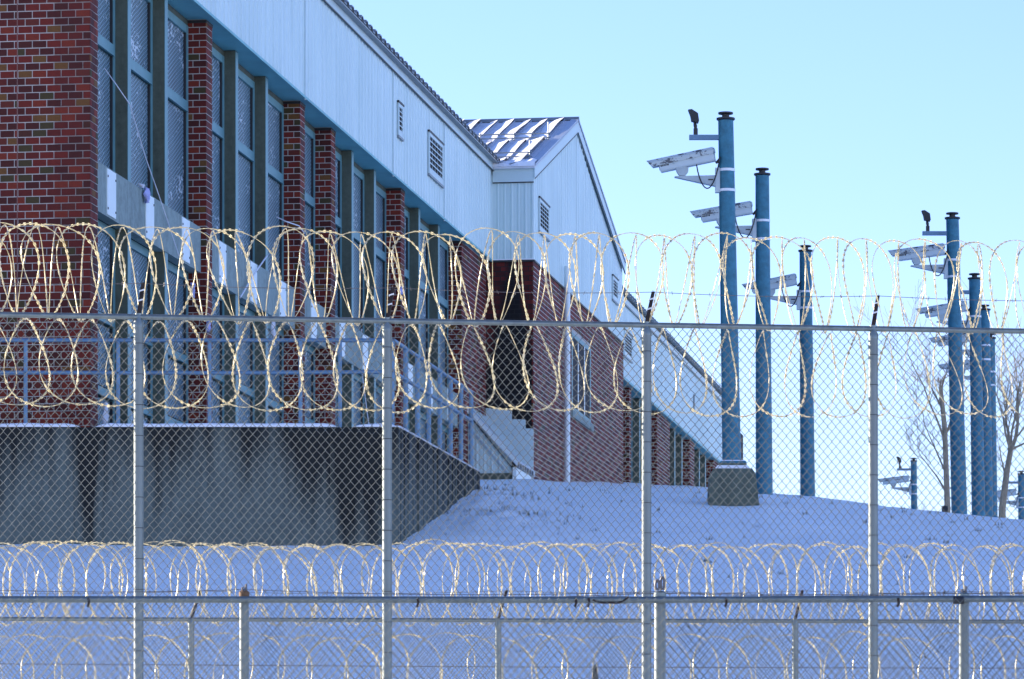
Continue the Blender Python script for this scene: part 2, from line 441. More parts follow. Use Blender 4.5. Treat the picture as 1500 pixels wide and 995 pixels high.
# ------------------------------------------------------------------ main cell block
SOF, BT, BB, TRB, EAV = 12.92, 9.73, 9.04, 14.86, 15.05
PAN = .125                       # cladding overhang
PIERS = [0.0, 7.13, 14.27, 16.97, 23.86, 30.97]
PW, PD = .42, .305
S_W = s_at(720, PAN)             # inner corner with the gabled wing
Ux = 0
for i in range(4000):
    Ux += .0005
    if s_at(781, Ux) <= S_W: break
U_W = Ux                          # projection of the wing
block = thing('cell_block', P(0, -3, 5), 'long brick and concrete prison block with white metal siding, receding from left', 'building')
core = MB().fbox(.02, S_W + 60, -58, -PD - .16, 3, EAV)  # block stretched far out of view so its shadow covers the snow
core.build('inner_wall', 'dark', block)
endw = MB()
endw.hexa([P(0, -58, 3), P(0, 0, 3), P(.3, 0, 3), P(.3, -58, 3), P(0, -58, SOF), P(0, 0, SOF), P(.3, 0, SOF), P(.3, -58, SOF)])  # end wall lengthened out of view along with the core, for its shadow
end_wall = endw.build('end_wall', 'mortar', block, origin=P(0, 0, 5))
# bricks of the end wall, one by one (direction a runs left, normal faces the camera)
JX = (132 - 22.3) / 107.0         # control joint
a_dir = -N; n_dir = -E
uu = .0
cells = brick_cells(-.004, JX - .006, 4.6, SOF, shift=.0) + brick_cells(JX + .006, 1.62, 4.6, SOF, shift=.05)
def brick_mesh(w_, h_):
    me = bpy.data.meshes.new('brick'); b = MB()
    brick_box(b, Vector((0, 0, 0)), Vector((1, 0, 0)), Vector((0, -1, 0)), (0, w_, 0, h_), .008)
    me.from_pydata([tuple(v) for v in b.v], [], [f[::-1] for f in b.f] if False else b.f); me.materials.append(M['brick'])
    return me
BM = {}
rest = MB(); single = []
cells.sort(key=lambda c: (0 if (c[2] > 7.25 and c[2] < 11.95 and c[0] < 1.30) else 1, -c[2]))
rz = math.atan2(a_dir.y, a_dir.x)
rnd = random.Random(3)
for i, c in enumerate(cells):
    if i < 300:
        key = (round(c[1] - c[0], 3), round(c[3] - c[2], 3))
        if key not in BM:
            # local frame: x along a_dir, normal along n_dir
            me = bpy.data.meshes.new('brick'); b = MB(); brick_box(b, Vector((0, 0, 0)), Vector((1, 0, 0)), Vector((0, 1, 0)), (0, key[0], 0, key[1]), .004)
            me.from_pydata([tuple(v) for v in b.v], [], b.f); me.materials.append(M['brick']); BM[key] = me
        o = bpy.data.objects.new('brick', BM[key]); COL.objects.link(o)
        wp = P(0, 0, 0) + a_dir * c[0] + Z * c[2] + n_dir * rnd.uniform(-.0015, .0015)
        o.parent = end_wall; o.location = wp - ORG[end_wall.name]
        o.rotation_euler = (0, rnd.uniform(-.006, .006), rz)
    else: brick_box(rest, P(0, 0, 0), a_dir, n_dir, c, .004)
for c in brick_cells(1.62, 4.2, 4.6, SOF): brick_box(rest, P(0, 0, 0), a_dir, n_dir, c, .004)
rest.build('brickwork', 'brick', end_wall, kind='stuff')
far = MB(); far.quad(P(-.004, -4.2, 3), P(-.004, -58, 3), P(-.004, -58, SOF), P(-.004, -4.2, SOF), [(0, 0), (54, 0), (54, 10), (0, 10)])  # unseen stretch of wall, added to shade the snow
far.build('brick_face', 'brickfar', block)
MB().fbox(-.004, .002, -JX - .007, -JX + .007, 4.6, SOF).build('control_joint', plain('joint_sealant', (.24, .13, .11), .8), end_wall)
# cladding of the end above the brick
MB().fbox(-.125, .3, -58, PAN, SOF, EAV).build('end_cladding', 'siding', block)  # unseen length, drawn out to shade the snow

def pier(s0, first=False):
    mb = MB().fbox(s0, s0 + PW, -PD - .2, 0, 3.2, SOF)
    o = mb.build('brick_pier', 'mortar', block, origin=P(s0, 0, 5))
    bw = MB()
    if not first:
        for c in brick_cells(-.006, PD, 4.6, SOF - .03): brick_box(bw, P(s0, 0, 0), -N, -E, c, .004)
    for c in brick_cells(-.001, PW + .001, 4.6, SOF - .03, shift=.10): brick_box(bw, P(s0, 0, 0), E, N, c, .004)
    bw.build('brickwork', 'brick', o, kind='stuff')
    MB().fbox(s0 - .012, s0 + PW + .012, -PD, .012, SOF - .055, SOF - .01).build('pier_cap', 'black', o)
    return o
for i, s0 in enumerate(PIERS): pier(s0, i == 0)

win_rng = random.Random(5)
def window(s0, s1, z0, z1, rails, parent, name='window', rh=.07):
    """frame bars, transoms and mesh screens of one tall window between u = -PD-.02 and -PD+.06"""
    u0, u1 = -PD - .1, -PD + .03
    f = MB()
    fw = .11
    f.fbox(s0, s0 + fw, u0, u1, z0, z1); f.fbox(s1 - fw, s1, u0, u1, z0, z1)
    f.fbox(s0 + fw, s1 - fw, u0, u1 - .003, z1 - .12, z1); f.fbox(s0 + fw, s1 - fw, u0, u1 - .003, z0, z0 + .08)
    o = f.build(name, 'frame', parent, origin=P((s0 + s1) / 2, u1, z0), label=None)
    # an inner stop a little proud
    for zr in rails:
        MB().fbox(s0 + fw, s1 - fw, u0, u1 + .012, zr - rh, zr + rh).build('transom', 'frame', o)
        MB().fbox(s0 + fw, s1 - fw, u1 - .01, u1 + .026, zr - rh - .022, zr - rh - .004).build('glazing_bead', 'frame', o)
    lv = [z0 + .08] + sorted(rails) + [z1 - .12]
    for k in range(len(lv) - 1):
        a, b = lv[k] + (.09 if k else 0), lv[k + 1] - (.09 if k < len(lv) - 2 else 0)
        ux = u1 - .045; q = MB(); du = win_rng.uniform(0, 20); dv = win_rng.uniform(0, 20)
        du = round(du * 15) / 15
        q.quad(P(s0 + fw, ux, a), P(s1 - fw, ux, a), P(s1 - fw, ux, b), P(s0 + fw, ux, b), [(du, dv), (du + s1 - s0, dv), (du + s1 - s0, dv + b - a), (du, dv + b - a)])
        q.build('mesh_screen', 'screen', o)
        MB().fbox(s1 - fw - .035, s1 - fw, ux, u1 - .01, a, b).build('screen_rim', 'black', o)
    return o

for i in range(5):
    a0 = PIERS[i] + PW; a1 = PIERS[i + 1]; L = PIERS[i + 1] - PIERS[i]
    three = L > 4
    fins = [PIERS[i] + 2.52 * L / 7.13, PIERS[i] + 4.80 * L / 7.13] if three else []
    FW = .20
    edges = [a0] + [x for fx in fins for x in (fx, fx + FW)] + [a1]
    for fx in fins:
        fb = MB(); fb.fbox(fx, fx + FW, -PD - .05, -.10, 4.8, SOF - .005)
        fo = fb.build('concrete_fin', 'conc', block, origin=P(fx, -.1, 5))
        MB().fbox(fx + .01, fx + FW - .01, -.11, -.092, 4.8, SOF - .02).build('edge_trim', 'frame', fo)
    # spandrel beam with white cover plates
    sb = MB().fbox(a0 - PW if i else a0, a1 + .0, -PD + .06, -.08, BB, BT) if False else MB().fbox(a0 + .002, a1 + .0, -PD + .05, -.08, BB, BT)
    so = sb.build('spandrel_beam', 'conclite', block, origin=P((a0 + a1) / 2, -.08, BB))
    MB().fbox(a1 - .03, a1 - .001, -.225, -.083, BB + .002, BT - .002).build('beam_end', 'conc', so)
    for k in range(0, len(edges), 2):
        e0, e1 = edges[k], edges[k + 1]; mid = (e0 + e1) / 2 + .02
        window(e0, e1, BT, SOF - .10, [11.58], block)
        window(e0, e1, 5.2, BB, [6.66, 7.70], block, rh=.05)
        MB().fbox(mid - .25, mid + .25, -.082, -.068, BB + .03, BT - .02).build('cover_plate', 'plate', so)
        bt = MB()
        for bx in (-.22, .22):
            for bz in (.10, .55): bt.fbox(mid + bx - .012, mid + bx + .012, -.07, -.06, BB + bz, BB + bz + .03)
        bt.build('plate_bolts', 'black', so, kind='stuff')
    MB().fbox(a0, a1, -PD - .1, -PD + .02, SOF - .10, SOF - .005).build('head_beam', 'conc', block)
# soffit and drip edge
MB().fbox(-.1, S_W, -PD - .1, PAN - .012, SOF, SOF + .02).build('soffit', 'bluesteel', block)
MB().fbox(-.12, S_W, PAN - .014, PAN + .028, SOF - .012, SOF + .03).build('drip_edge', 'bluesteel', block)
# solid brick stretch before the wing
MB().fbox(PIERS[5] + PW, S_W + .05, -PD, -.002, 4, SOF - .005).build('brick_wall_core', 'mortar', block)
bw = MB()
for c in brick_cells(PIERS[5] + PW, S_W + .05, 6, SOF - .01, JT=.019): brick_box(bw, P(0, 0, 0), E, N, c, .004)
bw.build('brickwork', 'brickw', block, kind='stuff')

def ribbed(mb, o, a, n, a0, a1, zlo, zhi, pitch=.305, rib=.018, seed=1, ztop=None):
    """vertical ribbed sheet metal; zhi may be a function of position"""
    rg = random.Random(seed)
    prof = []; x = a0
    while x < a1 - 1e-6:
        t1 = rg.uniform(-.0035, .0035); t2 = rg.uniform(-.0035, .0035)
        e = min(x + pitch, a1)
        prof += [(x, 0), (x + .018, rib), (x + .036, rib), (x + .054, 0.0 + t1), ((x + e) / 2 - .01, t1), ((x + e) / 2, t1 - .006), ((x + e) / 2 + .01, t2), (e - .012, t2)]
        x += pitch
    prof = [p for p in prof if p[0] <= a1] + [(a1, 0)]
    for (x0, d0), (x1, d1) in zip(prof[:-1], prof[1:]):
        if x1 - x0 < 1e-5: continue
        h0 = zhi(x0) if callable(zhi) else zhi; h1 = zhi(x1) if callable(zhi) else zhi
        mb.quad(o + a * x0 + n * d0 + Z * zlo, o + a * x1 + n * d1 + Z * zlo, o + a * x1 + n * d1 + Z * h1, o + a * x0 + n * d0 + Z * h0)
def sheet(parent, o, a, n, a0, a1, zlo, zhi, seed, name='siding_sheet', pitch=.305):
    mb = MB(); ribbed(mb, o, a, n, a0, a1, zlo, zhi, seed=seed, pitch=pitch, rib=.018 if pitch > .2 else .008)
    return mb.build(name, 'siding', parent)
seams = [-.12, s_at(446, PAN), s_at(575, PAN), s_at(650, PAN), S_W]
for k in range(4):
    sheet(block, P(0, PAN + .002 * (k % 2), 0), E, N, seams[k], seams[k + 1] - .012, SOF + .0, TRB + .02, 11 + k)
    if k: MB().fbox(seams[k] - .035, seams[k] + .02, PAN, PAN + .026, SOF - .03, TRB).build('seam_strip', 'trim', block)
MB().fbox(-.12, S_W, -.2, PAN - .004, SOF + .02, EAV).build('cladding_backing', 'trim', block)
MB().fbox(-.14, S_W, PAN + .004, PAN + .045, TRB + .012, EAV - .03).build('eave_fascia', 'trim', block)
MB().fbox(-.14, S_W, PAN + .03, PAN + .055, TRB - .012, TRB + .010).build('fascia_groove', 'black', block)  # dark strip drawn for the gap shadow under the fascia
def eave_sheet(parent, s0, s1, u1):
    """corrugated roof edge seen from below and end on"""
    mb = MB(); x = s0; pts = []
    while x < s1: 
        pts += [(x, 0), (x + .15, 0), (x + .19, .075), (x + .36, .075), (x + .40, 0)]; x += .45
    for (xa, za), (xb, zb) in zip(pts[:-1], pts[1:]):
        if xb <= xa: continue
        def q(ss, zz, uu): return P(ss, uu, EAV + zz - (uu - u1) * .16)
        A, B_, C_, D_ = q(xa, za, u1), q(xb, zb, u1), q(xb, zb, u1 - 10), q(xa, za, u1 - 10)
        mb.quad(A, B_, C_, D_)
        up = Z * .022
        mb.quad(A, A + up, B_ + up, B_); mb.quad(A + up, B_ + up, C_ + up, D_ + up)
    return mb.build('roof_sheet', 'roof', parent)
eave_sheet(block, -.3, S_W - .0, PAN + .17)
MB().fbox(-.14, S_W, PAN + .05, PAN + .16, EAV - .04, EAV - .012).build('eave_closure', 'roof', block)

def louver(parent, s0, s1, z0, z1, u, nsl, label=None):
    f = MB(); w_ = min(.07, (s1 - s0) * .10)
    f.fbox(s0, s0 + w_, u, u + .030, z0, z1).fbox(s1 - w_, s1, u, u + .030, z0, z1)
    f.fbox(s0 + w_, s1 - w_, u, u + .028, z1 - .07, z1).fbox(s0 + w_, s1 - w_, u, u + .028, z0, z0 + .10)
    o = f.build('louver_vent', 'trim', parent, origin=P(s0, u, z0), label=label)
    MB().fbox(s0 + w_, s1 - w_, u - .01, u + .004, z0 + .09, z1 - .06).build('opening', 'dark', o)
    MB().fbox(s0 - .05, s1 + .06, u + .0, u + .042, z1, z1 + .035).build('drip_cap', 'black', o)
    MB().fbox(s0 - .03, s1 + .05, u + .0, u + .040, z0 - .04, z0).build('sill_flashing', 'roof', o)
    h = (z1 - z0 - .17) / nsl
    for k in range(nsl):
        zb = z0 + .10 + k * h; sl = MB()
        sl.hexa([P(s0 + w_, u + .003, zb + h * .35), P(s0 + w_, u + .029, zb), P(s1 - w_, u + .029, zb), P(s1 - w_, u + .003, zb + h * .35),
                 P(s0 + w_, u + .003, zb + h * .35 + .016), P(s0 + w_, u + .029, zb + .016), P(s1 - w_, u + .029, zb + .016), P(s1 - w_, u + .003, zb + h * .35 + .016)])
        sl.build('slat', 'trim', o)
    return o
def lv(parent, px0, px1, py0, py1, u, n, label=None):
    sa, sb = s_at(px0, u), s_at(px1, u)
    louver(parent, sa, sb, z_at(py1, sa, u), z_at(py0, sa, u), u, n, label)
lv(block, 582, 588.5, 150, 198, PAN + .012, 5, 'small narrow louver high on the siding')
lv(block, 627, 647.5, 193, 254, PAN + .012, 6, 'large square louver near the gabled wing')

# ------------------------------------------------------------------ gabled wing
wing = thing('gabled_wing', P(S_W, 0, 8), 'projecting gabled wing with white siding, brick base and snowy metal roof', 'building')
S_E = s_at(913, U_W); S_R = s_at(847, U_W + .05)
ZE, ZR = z_at(242, S_W, U_W), z_at(181, s_at(848, U_W), U_W)
WB = 12.95
MB().fbox(S_W + .03, S_E - .03, -18, U_W - .0005, 6, WB).build('inner_wall', 'mortar', wing)
MB().fbox(S_W + .03, S_E - .03, -18, U_W - .02, WB, ZE - .1).build('upper_wall', 'trim', wing)
gp = [P(S_W + .03, U_W - .02, ZE - .1), P(S_E - .03, U_W - .02, ZE - .1), P(S_R, U_W - .02, ZR - .1)]
MB().prism(gp, -N * 18).build('attic_wall', 'trim', wing)
# brick of the front return (blackened) and of the gable end
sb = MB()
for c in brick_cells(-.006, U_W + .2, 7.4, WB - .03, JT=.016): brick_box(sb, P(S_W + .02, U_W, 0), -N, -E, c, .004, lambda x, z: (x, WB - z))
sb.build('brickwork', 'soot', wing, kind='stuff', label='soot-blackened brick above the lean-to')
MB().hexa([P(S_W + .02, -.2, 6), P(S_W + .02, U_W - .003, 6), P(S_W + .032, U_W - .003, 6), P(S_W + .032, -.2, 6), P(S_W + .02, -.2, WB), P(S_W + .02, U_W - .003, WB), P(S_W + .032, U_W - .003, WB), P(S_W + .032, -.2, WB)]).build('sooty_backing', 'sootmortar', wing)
WS0, WS1 = s_at(837, U_W), s_at(865, U_W); WZ0, WZ1 = z_at(601, WS0, U_W), z_at(486, WS0, U_W)
gb = MB()
for c in brick_cells(S_W + .0, S_E, 7.0, WB - .03, holes=[(WS0, WS1, WZ0, WZ1)], JT=.021): brick_box(gb, P(0, U_W, 0), E, N, c, .004)
gb.build('brickwork', 'brickw', wing, kind='stuff')
MB().fbox(S_W + .01, S_E, U_W - .005, U_W + .035, WB - .05, WB - .012).build('base_flashing', 'black', wing)
MB().fbox(S_W - .03, S_W + .01, -.05, U_W + .03, WB - .05, WB - .012).build('return_flashing', 'black', wing)
MB().fbox(S_W - .035, S_W + .02, PAN, U_W + .01, WB - .012, WB + .012).build('snow_ledge', 'cleansnow', wing)
# tall barred window in the gable end brick
wf = MB(); uw = U_W
wf.fbox(WS0, WS0 + .16, uw - .12, uw + .012, WZ0, WZ1).fbox(WS1 - .16, WS1, uw - .12, uw + .012, WZ0, WZ1)
wf.fbox(WS0 + .16, WS1 - .16, uw - .12, uw + .010, WZ1 - .1, WZ1).fbox(WS0 + .16, WS1 - .16, uw - .12, uw + .010, WZ0, WZ0 + .1)
wo = wf.build('window', 'frame', wing, origin=P(WS0, uw, WZ0), label='tall barred window in the brick gable end')
MB().fbox(WS0 + .1, WS1 - .1, uw - .13, uw + .003, WZ0 + .05, WZ1 - .05).build('pane', 'dark', wo)
for k in range(1, 3):
    sx = WS0 + (WS1 - WS0) * k / 3
    MB().fbox(sx - .05, sx + .05, uw - .1, uw + .013, WZ0 + .1, WZ1 - .1).build('mullion', 'plate', wo)
MB().fbox(WS0 - .1, WS1 + .15, uw - .05, uw + .06, WZ0 - .16, WZ0 - .005).build('sill', 'conclite', wo)
# siding
sheet(wing, P(S_W, U_W + .01, 0), -N, -E, 0, U_W - PAN + .02, WB, ZE - .2, 31, pitch=.15)
rake = lambda x: ZE - .22 + (ZR - ZE) * (1 - abs(x - S_R) / (S_R - S_W))
sm = s_at(848, U_W)
sheet(wing, P(0, U_W, 0), E, N, S_W - .005, S_R, WB, rake, 33); sheet(wing, P(0, U_W + .002, 0), E, N, S_R, S_E, WB, rake, 34)
MB().fbox(S_W - .03, S_W - .002, PAN + .03, U_W + .015, ZE - .36, ZE - .02).build('front_fascia', 'trim', wing)
MB().fbox(S_W - .034, S_W - .028, PAN + .03, U_W + .018, ZE - .38, ZE - .355).build('fascia_groove', 'black', wing)  # dark strip drawn as shade below the front fascia
def rake_board(sa, za, sb_, zb, h, u0, u1, off, name, mat):
    MB().hexa([P(sa, u0, za - off - h), P(sa, u1, za - off - h), P(sb_, u1, zb - off - h), P(sb_, u0, zb - off - h),
               P(sa, u0, za - off), P(sa, u1, za - off), P(sb_, u1, zb - off), P(sb_, u0, zb - off)]).build(name, mat, wing)
for sa, za, sb_, zb in ((S_W - .05, ZE, S_R, ZR), (S_E + .05, ZE, S_R, ZR)):
    rake_board(sa, za, sb_, zb, .26, U_W + .02, U_W + .05, .02, 'rake_fascia', 'trim')
    rake_board(sa, za, sb_, zb, .022, U_W + .04, U_W + .056, .28, 'rake_groove', 'black')  # dark strip drawn as shade below the rake board
    rake_board(sa, za, sb_, zb, .05, U_W - .1, U_W + .066, -.03, 'rake_trim', 'roofgrey')
# roof slopes with standing seams
for side, (sa, sb_) in enumerate(((S_W - .12, S_R), (S_E + .12, S_R))):
    mb = MB(); za = ZE - .03
    mb.hexa([P(sa, -14, za - .05), P(sa, U_W + .05, za - .05), P(sb_, U_W + .05, ZR - .05), P(sb_, -14, ZR - .05), P(sa, -14, za), P(sa, U_W + .05, za), P(sb_, U_W + .05, ZR), P(sb_, -14, ZR)])
    ro = mb.build('roof_slope', 'snowfilm' if side == 0 else 'roofgrey', wing, origin=P(sa, 0, za))
    for k in range(14):
        u = U_W - .25 - k * .385; sm_ = MB()
        sm_.hexa([P(sa, u - .012, za), P(sa, u + .012, za), P(sb_, u + .012, ZR), P(sb_, u - .012, ZR), P(sa, u - .012, za + .035), P(sa, u + .012, za + .035), P(sb_, u + .012, ZR + .035), P(sb_, u - .012, ZR + .035)])
        sm_.build('standing_seam', 'roofgrey', ro)
    if side == 0:
        near_roof = ro
def roof_pt(u, t, h=0): return P(S_W - .12 + (S_R - S_W + .12) * t, u, ZE - .03 + (ZR - ZE + .03) * t + h)
MB().hexa([P(S_R - .12, -14, ZR - .02), P(S_R - .12, U_W + .07, ZR - .02), P(S_R + .12, U_W + .07, ZR - .02), P(S_R + .12, -14, ZR - .02), P(S_R - .03, -14, ZR + .07), P(S_R - .03, U_W + .07, ZR + .07), P(S_R + .03, U_W + .07, ZR + .07), P(S_R + .03, -14, ZR + .07)]).build('ridge_cap', 'roof', wing)
# snow lying in the troughs between the seams, with wind-cut outlines
rs = random.Random(12)
def snow_sheet():
    mb = MB(); nt_ = 60
    for k in range(13):
        u1 = U_W - .25 - k * .385 - .014; wid = .357
        ph = rs.uniform(0, 6); cols = 9; grid = []
        for i in range(nt_ + 1):
            t = i / nt_; row = []
            edge = .66 + .20 * math.sin(t * 6 + ph) + .10 * math.sin(t * 17 + ph * 2)
            if t < .10: edge = 1
            if .50 < t < .62: edge *= .35
            if k == 0 and t < .55: edge = 1
            edge = min(1, max(.15, edge))
            for j in range(cols + 1):
                v = j / cols                                  # 0 at the right seam
                uu_ = u1 - wid * edge * v               # drift banked against the right seam
                prof = math.sin(math.pi * min(1, (1 - v) * .9 + .1)) ** .6 if v > .15 else .8
                h = .105 * edge * (1 - v) ** .9 + .006 + (.012 * math.sin(t * 40 + k) * (1 - v) * v)
                if j == cols: h = .002
                row.append(mb_v(mb, roof_pt(uu_, t * .985 + .005, h)))
            grid.append(row)
        for i in range(nt_):
            for j in range(cols): mb.f.append((grid[i][j], grid[i][j + 1], grid[i + 1][j + 1], grid[i + 1][j])); mb.uv.append([(0, 0)] * 4)
    return mb
def mb_v(mb, p): mb.v.append(Vector(p)); return len(mb.v) - 1
snow_sheet().build('roof_snow', 'cleansnow', near_roof, smooth=True, kind='stuff')
# lumpy snow along the eave
mb = MB(); npt = 40; pr = []
for i in range(npt + 1):
    u = U_W + .05 - i * .09; h = .07 + .03 * math.sin(i * .7) + .02 * math.sin(i * 1.9)
    pr.append((roof_pt(u, -.004, .0), roof_pt(u, .005, h), roof_pt(u, .06, h * .9), roof_pt(u, .1, .01)))
for a, b in zip(pr[:-1], pr[1:]):
    for j in range(3): mb.quad(a[j], b[j], b[j + 1], a[j + 1])
mb.build('eave_snow', 'cleansnow', near_roof, smooth=True)
for t in (.14, .55):
    for dz in (.06, .15):
        MB().tube([roof_pt(U_W - .15, t, dz), roof_pt(U_W - 5, t, dz)], .014, 6).build('snow_guard', 'roof', near_roof)
    for k in range(7):
        MB().tube([roof_pt(U_W - .2 - .77 * k, t, 0), roof_pt(U_W - .2 - .77 * k, t, .19 if k else .4)], .014, 6).build('guard_bracket', 'roof', near_roof)
lv(wing, 789, 803, 290, 338, U_W + .012, 6, 'louver beside the wing corner')
lv(wing, 896.5, 904, 404, 438, U_W + .012, 5, 'narrow louver near the far end of the gable')
# white vent stack against the gable end
dsx = s_at(831, U_W + .12)
dz0 = ground_z(P(dsx, U_W + .12, 0).x, P(dsx, U_W + .12, 0).y) - .3
MB().tube([P(dsx, U_W + .12, dz0), P(dsx, U_W + .12, z_at(390, dsx, U_W + .12))], .066, 14).build('vent_stack', 'plate', wing, smooth=True)

# ------------------------------------------------------------------ lean-to at the inner corner
SL = S_W - 2.35
lz1, lz0 = z_at(600, s_at(694, 0), 0), z_at(677, s_at(694, 0), 0)
lean = thing('lean_to', P(SL, .5, 8), 'small steep metal lean-to with stepped flashing in the inner corner', 'shed')
wl = U_W - .02
f0 = SL
zb = 7.5
MB().prism([P(f0, .01, zb), P(f0, wl - .02, zb), P(f0, wl - .02, lz0 - .25), P(f0, .01, lz1 - .12)], E * (S_W - SL)).build('shed_wall', 'dark', lean)
mb = MB(); ribbed(mb, P(f0 - .012, 0, 0), N, -E, .0, wl - .08, z_at(694, f0, 0), lambda x: lz1 - .10 - (lz1 - lz0) * x / wl, pitch=.16, rib=.012, seed=9)
mb.build('siding_sheet', 'siding', lean)
MB().fbox(f0 - .03, f0 - .001, 0, wl, zb, z_at(694, f0, 0)).build('plinth', 'conc', lean)
MB().hexa([P(f0 - .12, -.02, lz1 - .14), P(f0 - .12, wl + .06, lz0 - .2), P(S_W, wl + .06, lz0 - .2), P(S_W, -.02, lz1 - .14),
           P(f0 - .12, -.02, lz1), P(f0 - .12, wl + .06, lz0 - .06), P(S_W, wl + .06, lz0 - .06), P(S_W, -.02, lz1)]).build('shed_roof', 'roofgrey', lean)
for k in range(1, 5):
    sx = f0 - .12 + k * .55
    MB().hexa([P(sx, 0, lz1), P(sx, wl + .06, lz0 - .06), P(sx + .05, wl + .06, lz0 - .06), P(sx + .05, 0, lz1), P(sx, 0, lz1 + .035), P(sx, wl + .06, lz0 - .025), P(sx + .05, wl + .06, lz0 - .025), P(sx + .05, 0, lz1 + .035)]).build('standing_seam', 'trim', lean)
MB().hexa([P(f0 - .135, -.02, lz1 - .12), P(f0 - .135, wl + .06, lz0 - .18), P(f0 - .12, wl + .06, lz0 - .18), P(f0 - .12, -.02, lz1 - .12), P(f0 - .135, -.02, lz1 + .02), P(f0 - .135, wl + .06, lz0 - .04), P(f0 - .12, wl + .06, lz0 - .04), P(f0 - .12, -.02, lz1 + .02)]).build('rake_trim', 'plate', lean)  # white trim strip, also draws the bright highlight along the rake
MB().fbox(f0 - .1, S_W - .02, wl - .05, wl + .03, lz0 - .52, lz0 - .2).build('eave_fascia', 'plate', lean)
for off_, nm in ((.155, 'rake_shadow_gap'), (.40, 'siding_trim')):  # the black strip draws the shadow line below the roof edge
    MB().hexa([P(f0 - .05, 0, lz1 - off_ - .025), P(f0 - .05, wl - (.05 if off_ < .3 else .18), lz0 - off_ - .06 - .025 + (0 if off_ < .3 else .18)), P(f0 - .015, wl - (.05 if off_ < .3 else .18), lz0 - off_ - .06 - .025 + (0 if off_ < .3 else .18)), P(f0 - .015, 0, lz1 - off_ - .025),
               P(f0 - .05, 0, lz1 - off_), P(f0 - .05, wl - (.05 if off_ < .3 else .18), lz0 - off_ - .06 + (0 if off_ < .3 else .18)), P(f0 - .015, wl - (.05 if off_ < .3 else .18), lz0 - off_ - .06 + (0 if off_ < .3 else .18)), P(f0 - .015, 0, lz1 - off_)]).build(nm, 'black' if off_ < .3 else 'roofgrey', lean)
for k in range(7):
    MB().fbox(f0 - .1 + k * .33, f0 + .06 + k * .33, wl + .055, wl + .075, lz0 - .19, lz0 - .10).build('roof_rib_end', 'black', lean)
# stepped flashing on the wing wall
fx = S_W - .02
def fl(px, py):
    u = None
    k = (px - 750) / F
    # point on the plane s = fx
    u = (k * (O.y + fx * E.y) - O.x - fx * E.x) / (N.x - k * N.y)
    return P(fx, u, (O.y + fx * E.y + u * N.y) * (HY - py) / F)
poly = [fl(712, 598), fl(750, 602), fl(750, 614.5), fl(770, 615), fl(770, 628), fl(781.5, 628), fl(781.5, 706), fl(712, 625)]
MB().prism(poly, -E * .03).build('stepped_flashing', 'trim', lean)

# ------------------------------------------------------------------ far block beyond the wing
S_F = s_at(1071, PAN)
farb = thing('far_block', P(S_E, -3, 9), 'distant end of the prison block beyond the gabled wing', 'building')
sheet(farb, P(0, PAN, 0), E, N, S_E, S_F, SOF, TRB, 41)
MB().fbox(S_E, S_F, -.2, PAN - .004, SOF, EAV).build('cladding_backing', 'trim', farb)
MB().fbox(S_E, S_F, PAN + .004, PAN + .045, TRB + .012, EAV - .03).build('eave_fascia', 'trim', farb)
MB().fbox(S_E, S_F, PAN + .03, PAN + .055, TRB - .03, TRB + .010).build('fascia_groove', 'roof', farb)  # grey strip drawn for the distant fascia's gap shadow
MB().fbox(S_E, S_F, -PD - .1, PAN - .012, SOF - .02, SOF - .002).build('soffit', 'bluesteel', farb)
MB().fbox(S_E, S_F, PAN - .014, PAN + .004, SOF - .05, SOF + .02).build('drip_edge', 'bluesteel', farb)
MB().fbox(S_E, S_F - .1, -58, -.45, 6, EAV).build('inner_wall', 'dark', farb)
eave_sheet(farb, S_E, S_F + .2, PAN + .17)
lv(farb, 913.5, 925, 483, 520, PAN + .012, 6, 'square louver on the far siding')
MB().fbox(s_at(1015, PAN), s_at(1015, PAN) + .1, PAN + .01, PAN + .05, z_at(603, s_at(1015, PAN), PAN), z_at(578, s_at(1015, PAN), PAN)).build('conduit', 'roof', farb)
def brick_seg(px0, px1):
    a, b = s_at(px0, 0), s_at(px1, 0)
    o = MB().fbox(a, b, -.44, 0, 7, SOF - .03).build('brick_pier', 'mortar', farb, origin=P(a, 0, 9))
    m_ = MB()
    for c in brick_cells(a, b, 9.4, SOF - .05, JT=.022): brick_box(m_, P(0, 0, 0), E, N, c, .004)
    for c in brick_cells(-.006, .44, 9.4, SOF - .05): brick_box(m_, P(a, 0, 0), -N, -E, c, .004)
    m_.build('brickwork', 'brick', o, kind='stuff')
for a, b in ((921.5, 924.5), (962, 981), (1010, 1017), (1045, 1071)): brick_seg(a, b)
for px in (936, 944, 987.5, 998, 1023.5, 1032.5):
    a = s_at(px, -.1); fo = MB().fbox(a, a + .25, -.44, -.1, 7, SOF - .03).build('concrete_fin', 'conc', farb, origin=P(a, -.1, 9))
    MB().fbox(a + .01, a + .24, -.11, -.09, 7, SOF - .04).build('edge_trim', 'frame', fo)
for a, b in ((925, 935.6), (936.8, 943.7), (945, 961), (982, 987), (988.5, 997.5), (999, 1009), (1018, 1023), (1024.4, 1032), (1033.4, 1044)):
    sa, sb_ = s_at(a, -.3), s_at(b, -.3)
    o = MB().fbox(sa, sa + .12, -.43, -.28, 8, SOF - .03).fbox(sb_ - .12, sb_, -.43, -.28, 8, SOF - .03).fbox(sa + .12, sb_ - .12, -.43, -.283, 11.6, 11.8).build('window', 'frame', farb, origin=P(sa, -.3, 9))
    q = MB(); q.quad(P(sa + .1, -.36, 8), P(sb_ - .1, -.36, 8), P(sb_ - .1, -.36, SOF - .03), P(sa + .1, -.36, SOF - .03), [(0, 0), (sb_ - sa, 0), (sb_ - sa, 5), (0, 5)])
    q.build('mesh_screen', 'screen', o)

